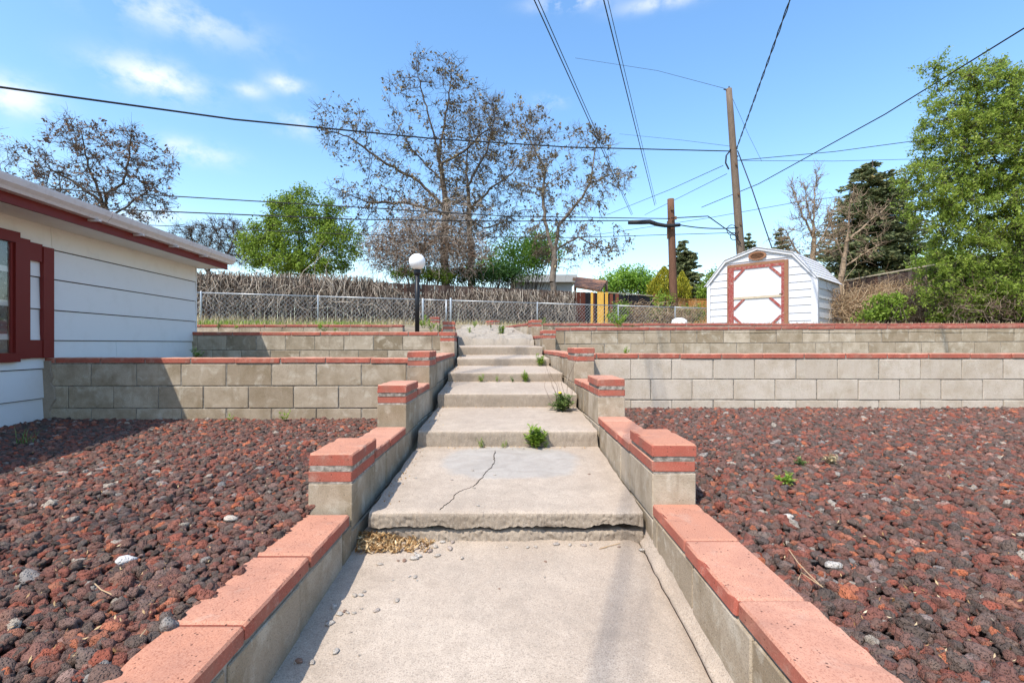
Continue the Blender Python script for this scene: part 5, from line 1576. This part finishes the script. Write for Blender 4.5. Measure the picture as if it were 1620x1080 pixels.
# bare stubby trees by the shed
tree('bare_tree', 19, [(1275, 330, 30, 45), (1295, 370, 32, 40), (1255, 385, 26, 28), (1290, 290, 12, 24, .6), (1235, 375, 26, 20, .6)],
     [[(1288, 505), (1287, 440), (1286, 390), (1288, 330), (1291, 275)], [(1287, 380), (1265, 330), (1251, 292)], [(1287, 400), (1315, 350), (1322, 315)], [(1287, 430), (1258, 395), (1240, 362)], [(1286, 360), (1275, 320), (1272, 290)]],
     'bare tan tree with thick stubby branches right behind the shed', 'tan_bark', 'rust_leaf', n_att=420, step=.16, leaves=420, lsize=.07, lspread=.03, twigs=900, twig_len=.45, seed=61, tip=.010, ex=2.2, jitter=.10, up=1.)
tree('bare_tree', 17.5, [(1350, 340, 40, 35), (1385, 350, 28, 28), (1330, 385, 35, 35), (1370, 395, 30, 25)],
     [[(1325, 505), (1330, 440), (1338, 400), (1342, 360)], [(1336, 410), (1318, 370), (1308, 330)], [(1340, 385), (1370, 355), (1405, 325)], [(1341, 365), (1345, 330), (1350, 300)], [(1335, 420), (1370, 400), (1395, 385)]],
     'bare tan branching tree standing in front of the large spruce', 'tan_bark', 'rust_leaf', n_att=260, step=.16, leaves=120, lsize=.07, lspread=.03, twigs=420, twig_len=.45, seed=62, tip=.010, ex=2.2, jitter=.10, up=1.)
# the big elm at the right
tree('elm_tree', 12.2, [(1560, 150, 75, 62), (1500, 120, 45, 25, .6), (1530, 210, 90, 60), (1600, 240, 110, 90), (1500, 290, 78, 55), (1580, 350, 120, 80), (1480, 330, 40, 40, .7), (1530, 430, 85, 60), (1600, 450, 110, 65), (1690, 200, 100, 100), (1700, 380, 110, 120), (1445, 245, 20, 14, .3), (1470, 180, 26, 18, .35), (1475, 100, 22, 10, .35), (1510, 485, 50, 25)],
     [[(1622, 515), (1618, 430), (1612, 350), (1600, 290)], [(1612, 360), (1570, 300), (1535, 240), (1520, 170)], [(1604, 300), (1610, 220), (1600, 140), (1590, 95)], [(1612, 380), (1540, 350), (1480, 300)], [(1618, 420), (1560, 420), (1510, 440)],
      [(1614, 350), (1680, 290), (1720, 220)], [(1600, 290), (1560, 230), (1545, 150)]],
     'large light green elm filling the right edge', 'dark_bark', 'elm_leaf', n_att=3200, step=.15, leaves=150000, lsize=.068, lspread=.045, twigs=9000, twig_len=.42, seed=71, ex=2.4, tip=.005, droop=.25, clump=15000, aspect=.5)
# dead vines down the right fence
rng = np.random.default_rng(70); k_ = rng.uniform(0, 1, 900)
ra = P(1326, 448, FZ*F/(CY-448)); rb = P(1560, 406.5, FZ*F/(CY-406.5))
ST = np.stack([ra.x+(rb.x-ra.x)*k_-.12-rng.uniform(0, .25, 900), ra.y+(rb.y-ra.y)*k_-.1, np.maximum(.5, FZ-.25-np.abs(rng.normal(0, .6, 900)))], 1)
strands('dead_vines', ST, .8, .009, 'tan_brush', 'tan dead vines hanging down the right side wooden fence', 'vines', 78, droop=.8, wob=.45, zmin=.42, dirv=np.tile(np.array([0, 0, -1.]), (900, 1)))
# brush and climbing green at the right fence
rng = np.random.default_rng(72)
st = ell_points([(1370, 486, 60, 22), (1430, 480, 55, 26), (1480, 478, 55, 30), (1345, 486, 34, 22)], F/14.2, 14.2, 1700, rng, .45)
st = st[np.array([mnoise.noise(Vector(p_)*2.2) > -.18 for p_ in st])]
strands('dry_brush', st, 1.15, .007, 'tan_brush', 'tan dry brush heaped against the right fence', 'brush', 73, droop=.30, wob=.5, zmin=.4)
st = ell_points([(1540, 480, 60, 28), (1600, 480, 50, 30)], F/11.6, 11.6, 260, rng, .5)
strands('dry_brush', st, .8, .006, 'dark_brush', 'dark twiggy brush under the elm at the right edge', 'brush', 74, droop=.3, wob=.8, zmin=.4)
bush('leafy_shrub', 12.6, [(1400, 485, 28, 22), (1385, 498, 30, 12), (1415, 475, 14, 16), (1425, 498, 16, 10)], 2600, .075, 'green_leaf', 'small bright green shrub in front of the dry brush at right', 75, 220, .06)
bush('leafy_shrub', 11.9, [(1590, 470, 60, 36), (1540, 480, 40, 26)], 9000, .065, 'elm_leaf', 'low elm suckers in the bottom right corner of the top terrace', 77, 700, .09)
bush('leafy_shrub', 16., [(1505, 415, 55, 30), (1470, 430, 30, 22)], 5000, .09, 'green_leaf', 'green foliage climbing over the right fence beside the elm', 76, 400, .12)

# ------------------------------------------------------------ dead vines on the long fence
fu = (fb-fa).normalized(); fl = (fb-fa).length; fn = Vector((fu.y, -fu.x))
rng = np.random.default_rng(81)
n = 10500
s = rng.uniform(0, fl, n); s = s[rng.uniform(0, 1, n) < np.interp(s, [0, fl*.45, fl*.62, fl*.66, fl*.74, fl*.80, fl], [1, 1, 1, .35, .35, .9, .9])]
n = len(s); pxs = np.array([CX+F*((fa+fu*float(v)).x/(fa+fu*float(v)).y) for v in s])
topz = np.interp(pxs, [-200, 300, 560, 600, 640, 720, 905], [FZ+.12, FZ+.10, FZ+.22, FZ+.16, FZ-.35, FZ-.10, FZ+.03])
o_ = .06+rng.uniform(0, .30, n)
z0 = topz-np.abs(rng.normal(0, .55, n)); z0 = np.maximum(z0, .5)
ST = np.stack([fa.x+fu.x*s+fn.x*o_, fa.y+fu.y*s+fn.y*o_, z0], 1)
strands('dead_vines', ST, .95, .0102, 'dead_vine', 'grey tangle of leafless vines covering the long wooden fence', 'vines', 82, droop=.85, wob=.36, seg_n=6, zmin=.42,
        dirv=np.tile(np.array([0, 0, -1.2]), (n, 1)))
# long arching runners
n = 200; s = rng.uniform(0, fl*.66, n); ST = np.stack([fa.x+fu.x*s+fn.x*.38, fa.y+fu.y*s+fn.y*.38, FZ-.25-rng.uniform(0, 1.0, n)], 1)
strands('dead_vines', ST, 2.2, .013, 'dead_vine', 'longer arching runners in front of the vine tangle', 'vines', 83, droop=.25, wob=.35, seg_n=10, zmin=.45, dirv=np.stack([rng.choice([-1., 1.], n), np.full(n, .2), np.full(n, .25)], 1))
# dry grass and weeds by the chain link fence
def blades(name, pts, h, w, mat, label, seed, lean=.5, cat='grass', kind='stuff', parent=None, base=None):
    rng = np.random.default_rng(seed); n = len(pts); p = np.array(pts, float)
    a = rng.uniform(0, 6.283, n); hh = h*rng.uniform(.4, 1.3, n)[:, None]; ln = lean*rng.uniform(.1, 1, n)[:, None]
    d = np.stack([np.cos(a), np.sin(a), np.zeros(n)], 1); sd = np.stack([-np.sin(a), np.cos(a), np.zeros(n)], 1)*w*.5
    m1 = p+d*hh*ln*.35+np.array([0, 0, 1])*hh*.55; m2 = p+d*hh*ln+np.array([0, 0, 1])*hh*(1-.35*ln)
    V = np.stack([p-sd, p+sd, m1+sd*.8, m1-sd*.8, m2], 1).reshape(-1, 3)
    i = np.arange(n)[:, None]*5
    F3 = np.concatenate([np.concatenate([i, i+1, i+2], 1), np.concatenate([i, i+2, i+3], 1), np.concatenate([i+3, i+2, i+4], 1)], 0)
    if base is not None: V = V-np.array(base)
    o = link(name, mesh_arrays(name, V, F3, 3), parent, MATS[mat])
    if base is not None and parent is None: o.location = base
    return tag(o, label, cat, kind=kind)
pts = []
for i in range(9000):
    px = rng.uniform(-60, 1130); c = cl_at(px); o2 = rng.normal(0, .55)
    pts.append((c.x, c.y+o2+.2, .40))
blades('dry_grass', pts, .30, .012, 'dry_grass', 'dry straw grass along the foot of the chain link fence', 84)
pts = []
for i in range(5000):
    px = rng.choice([360, 400, 440, 520, 560, 600, 820, 1090, 1110, 560])+rng.normal(0, 18); c = cl_at(px); pts.append((c.x, c.y-.4+rng.normal(0, .35), .40))
blades('green_grass', pts, .16, .016, 'weed_leaf', 'green weeds scattered in the dry grass at the fence foot', 85)
pts = [(rng.uniform(-6, 12), rng.uniform(9.6, 13), .38) for _ in range(5000)]
blades('short_grass', pts, .07, .010, 'dry_grass', 'short dry grass on the top terrace', 86)
bush('leafy_shrub', 18.3, [(1050, 480, 15, 20), (1040, 495, 18, 12), (1095, 495, 25, 12)], 1800, .09, 'green_leaf', 'scrubby green shrub at the foot of the short pole', 87, 150, .1)
bush('leafy_shrub', 17.2, [(982, 490, 12, 16), (975, 500, 16, 8)], 900, .08, 'green_leaf', 'small green shrub behind the chain link right of the yellow boards', 88, 90, .08)
st = ell_points([(1010, 495, 45, 16), (1080, 498, 40, 12)], F/17.5, 17.5, 700, rng, .4)
strands('dry_brush', st, .6, .007, 'tan_brush', 'dry brush behind the chain link fence left of the shed', 'brush', 89, droop=.2, wob=.8, zmin=.4)

# ------------------------------------------------------------ weeds in the steps and gravel
def weed(loc, h, n, label, seed, mat='weed_leaf', spread=.6, lw=.32, flower=False, stems=6):
    """leafy weed: several stems, each with pairs of folded leaves"""
    rng = np.random.default_rng(seed); V = []; Fc = []
    h *= 1.3; n = int(n*2.2); lw *= 1.1
    S_ = []; E_ = []
    per = max(3, n//stems)
    for s_ in range(stems):
        a = rng.uniform(0, 6.283); ln = h*rng.uniform(.6, 1.05); tilt = rng.uniform(.05, spread)
        top = np.array([math.cos(a)*math.sin(tilt), math.sin(a)*math.sin(tilt), math.cos(tilt)])*ln
        b0 = np.array([math.cos(a), math.sin(a), 0])*h*.06
        S_.append(b0); E_.append(b0+top)
        for k in range(per):
            t = rng.uniform(.12, 1.); c = b0+top*t; aa = rng.uniform(0, 6.283); el = rng.uniform(.1, 1.0)
            l = h*lw*rng.uniform(.7, 1.2)*(1.15-.5*t); u = np.array([math.cos(aa)*math.cos(el), math.sin(aa)*math.cos(el), math.sin(el)])
            sd = np.array([-math.sin(aa), math.cos(aa), 0])*l*.17; nn = np.cross(u, sd); nn /= np.linalg.norm(nn)+1e-9
            i = len(V)
            V += [c, c+u*l*.45+sd, c+u*l*.45-sd, c+u*l*.45-nn*l*.05, c+u*l-np.array([0, 0, l*.15])]
            Fc += [(i, i+1, i+3), (i, i+3, i+2), (i+1, i+4, i+3), (i+3, i+4, i+2)]
    root = empty('weed', loc, label=label, cat='weed')
    link('leaves', mesh_arrays('leaves', V, Fc, 3), root, MATS[mat])
    V2, F2 = tubes_np(np.array(S_)-np.array([0, 0, .01]), np.array(E_), np.full(stems, h*.018), np.full(stems, h*.008), 4)
    link('stems', mesh_arrays('stems', V2, F2, 4), root, MATS[mat])
    if flower:
        bm = bmesh.new(); bmesh.ops.create_icosphere(bm, subdivisions=2, radius=.014)
        for v in bm.verts: v.co.z *= .6
        me = bpy.data.meshes.new('flower'); bm.to_mesh(me); bm.free(); me.materials.append(MATS['flower_yellow'])
        o = link('flower', me, root); o.location = (-.02, -.03, h*1.0)
    return root
def on(px, py, z):
    """the point seen at px,py on the level z"""
    Y = -z*F/(py-CY); return Vector(((px-CX)/F*Y, Y, z))
foot2 = lambda px: Vector(((px-CX)/F*3.315, 3.315, -.707))
weed(foot2(846), .115, 120, 'leafy green weed, largest at the foot of the second step', 1, stems=12, lw=.42, spread=.9)
weed(foot2(763), .055, 22, 'small weed at the foot of the second step, leftmost of three', 2, stems=4)
weed(foot2(797), .040, 20, 'small weed in the middle of the foot of the second step', 3, stems=4, spread=.9)
weed(foot2(862), .045, 20, 'small weed hugging the right side of the largest weed', 4, stems=4)
weed(Vector(((762-CX)/F*5.12, 5.12, -.405)), .075, 30, 'bright weed at the foot of the fourth step, leftmost of its row', 5, stems=5)
weed(Vector(((787-CX)/F*5.12, 5.12, -.405)), .05, 24, 'low weed second from left at the foot of the fourth step', 6, stems=4, spread=.9)
weed(Vector(((812-CX)/F*5.12, 5.12, -.405)), .055, 22, 'yellowish weed third from left at the foot of the fourth step', 7, mat='grass_weed', stems=4)
weed(Vector(((832-CX)/F*5.12, 5.12, -.405)), .095, 60, 'fullest weed at the foot of the fourth step, right end of its row', 8, stems=7)
weed(Vector(((855-CX)/F*6.22, 6.22, -.29)), .13, 60, 'tall narrow weed against the right wall at the fifth step', 9, stems=6, spread=.3)
p = P(889, 655, 4.1); p.z = -.565
weed(p, .12, 150, 'dark green weed clump with a yellow flower by the third step', 10, mat='grass_weed', spread=1.1, stems=20, lw=.45, flower=True)
strands('dry_stalks', [(p.x+.02*k-.06, p.y+.05, -.5) for k in range(9)], .38, .0022, 'dark_brush', 'thin dark dead stalks rising behind the dark green clump', 'stalks', 91, droop=-.5, wob=.2, kind='stuff', dirv=np.tile(np.array([-.2, 0, 1.]), (9, 1)))
weed(P(743, 527, 9.0), .09, 40, 'weed on the crumbling top slab, lower left one', 12, stems=5)
weed(P(751, 517, 9.9), .11, 40, 'weed on the crumbling top slab, upper left one', 13, stems=5)
weed(P(793, 532, 8.9), .18, 60, 'tall weed on the crumbling top slab beside the right wall', 14, stems=5, spread=.3)
weed(P(777, 519, 9.8), .08, 30, 'small dark weed in the middle of the crumbling top slab', 15, mat='grass_weed', stems=4)
weed(Vector(((990-CX)/F*7.3, 7.3, -.17)), .10, 50, 'green weed growing on the bed between the two right walls', 16, stems=6, spread=1.)
weed(P(979, 517, 8.9), .26, 50, 'green weed sticking up over the second right wall cap', 17, stems=5, spread=.8)
weed(Vector((P(312, 556, 6.4).x, 6.4, -.19)), .12, 50, 'green weed in the shade by the house corner', 18, stems=6, spread=1.)
weed(P(365, 663, 4.3)+Vector((0, 0, -.02)), .06, 18, 'tiny weed at the foot of the lowest left wall', 19, stems=3)
weed(P(449, 662, 4.3)+Vector((0, 0, -.02)), .09, 22, 'small weed with two leaves at the foot of the left wall nearer the pier', 20, stems=3, spread=.8)
weed(gplane(1243, 768, GR)+Vector((0, 0, .01)), .050, 46, 'bright green weed on the right gravel, lowest of three', 21, stems=8, spread=1.2, lw=.6)
weed(gplane(1266, 739, GR)+Vector((0, 0, .01)), .040, 30, 'dull green weed on the right gravel, middle of three', 22, mat='grass_weed', stems=6, spread=1.2, lw=.6)
weed(gplane(1313, 738, GR)+Vector((0, 0, .01)), .048, 36, 'yellowish weed on the right gravel, rightmost of three', 23, mat='dry_grass', stems=7, spread=1.1, lw=.6)
weed(gplane(1505, 762, GR)+Vector((0, 0, .01)), .03, 14, 'faint dry weed far right on the gravel', 24, mat='dry_grass', stems=4, spread=1.2)
weed(Vector(((612-CX)/F*2.23, 2.23, -.835)), .035, 20, 'dark sprig in the gap under the first slab, left end', 25, mat='dark_leaf', stems=5, spread=1.2)
weed(Vector(((683-CX)/F*2.23, 2.23, -.835)), .035, 16, 'green sprig in the gap under the first slab, nearer the middle', 26, mat='dark_leaf', stems=4, spread=1.)
pts = []
q = gplane(36, 705)
blades('grass_tuft', [(q.x+rng.normal(0, .03), q.y+rng.normal(0, .02), q.z) for _ in range(26)], .13, .005, 'grass_weed', 'thin grass tuft at the foot of the house siding', 92, lean=1.2, kind=None)
# weeds along the upper left beds
wp = [(345, 517, 9.1, .10), (372, 517, 9.1, .08), (505, 518, 8.8, .12), (512, 522, 8.4, .09), (530, 521, 8.5, .06), (682, 521, 8.2, .16), (694, 522, 8.4, .13), (670, 515, 8.6, .18), (860, 512, 10.5, .14), (1000, 515, 9.0, .06)]
names = ['left of the second chain link post', 'further right of the house along the top wall', 'below the second chain link post', 'just in front of the middle left wall top', 'right of the wall top weed', 'right of the lamp post',
         'between lamp post and pier', 'tallest right behind the lamp post', 'behind the right top pier', 'on the right upper bed']
for i, (px, py, d_, h_) in enumerate(wp):
    p = P(px, py, d_); weed(p+Vector((0, 0, -.03)), h_, 40, 'yellow green weed on the upper terrace, '+names[i], 100+i, mat='weed_leaf' if i % 3 else 'grass_weed', stems=6, spread=1.)

# ------------------------------------------------------------ lift everything so that the lowest ground lies near zero
for o in bpy.data.objects:
    if o.parent is None and o.name in scene.objects:
        o.location.z += EYE
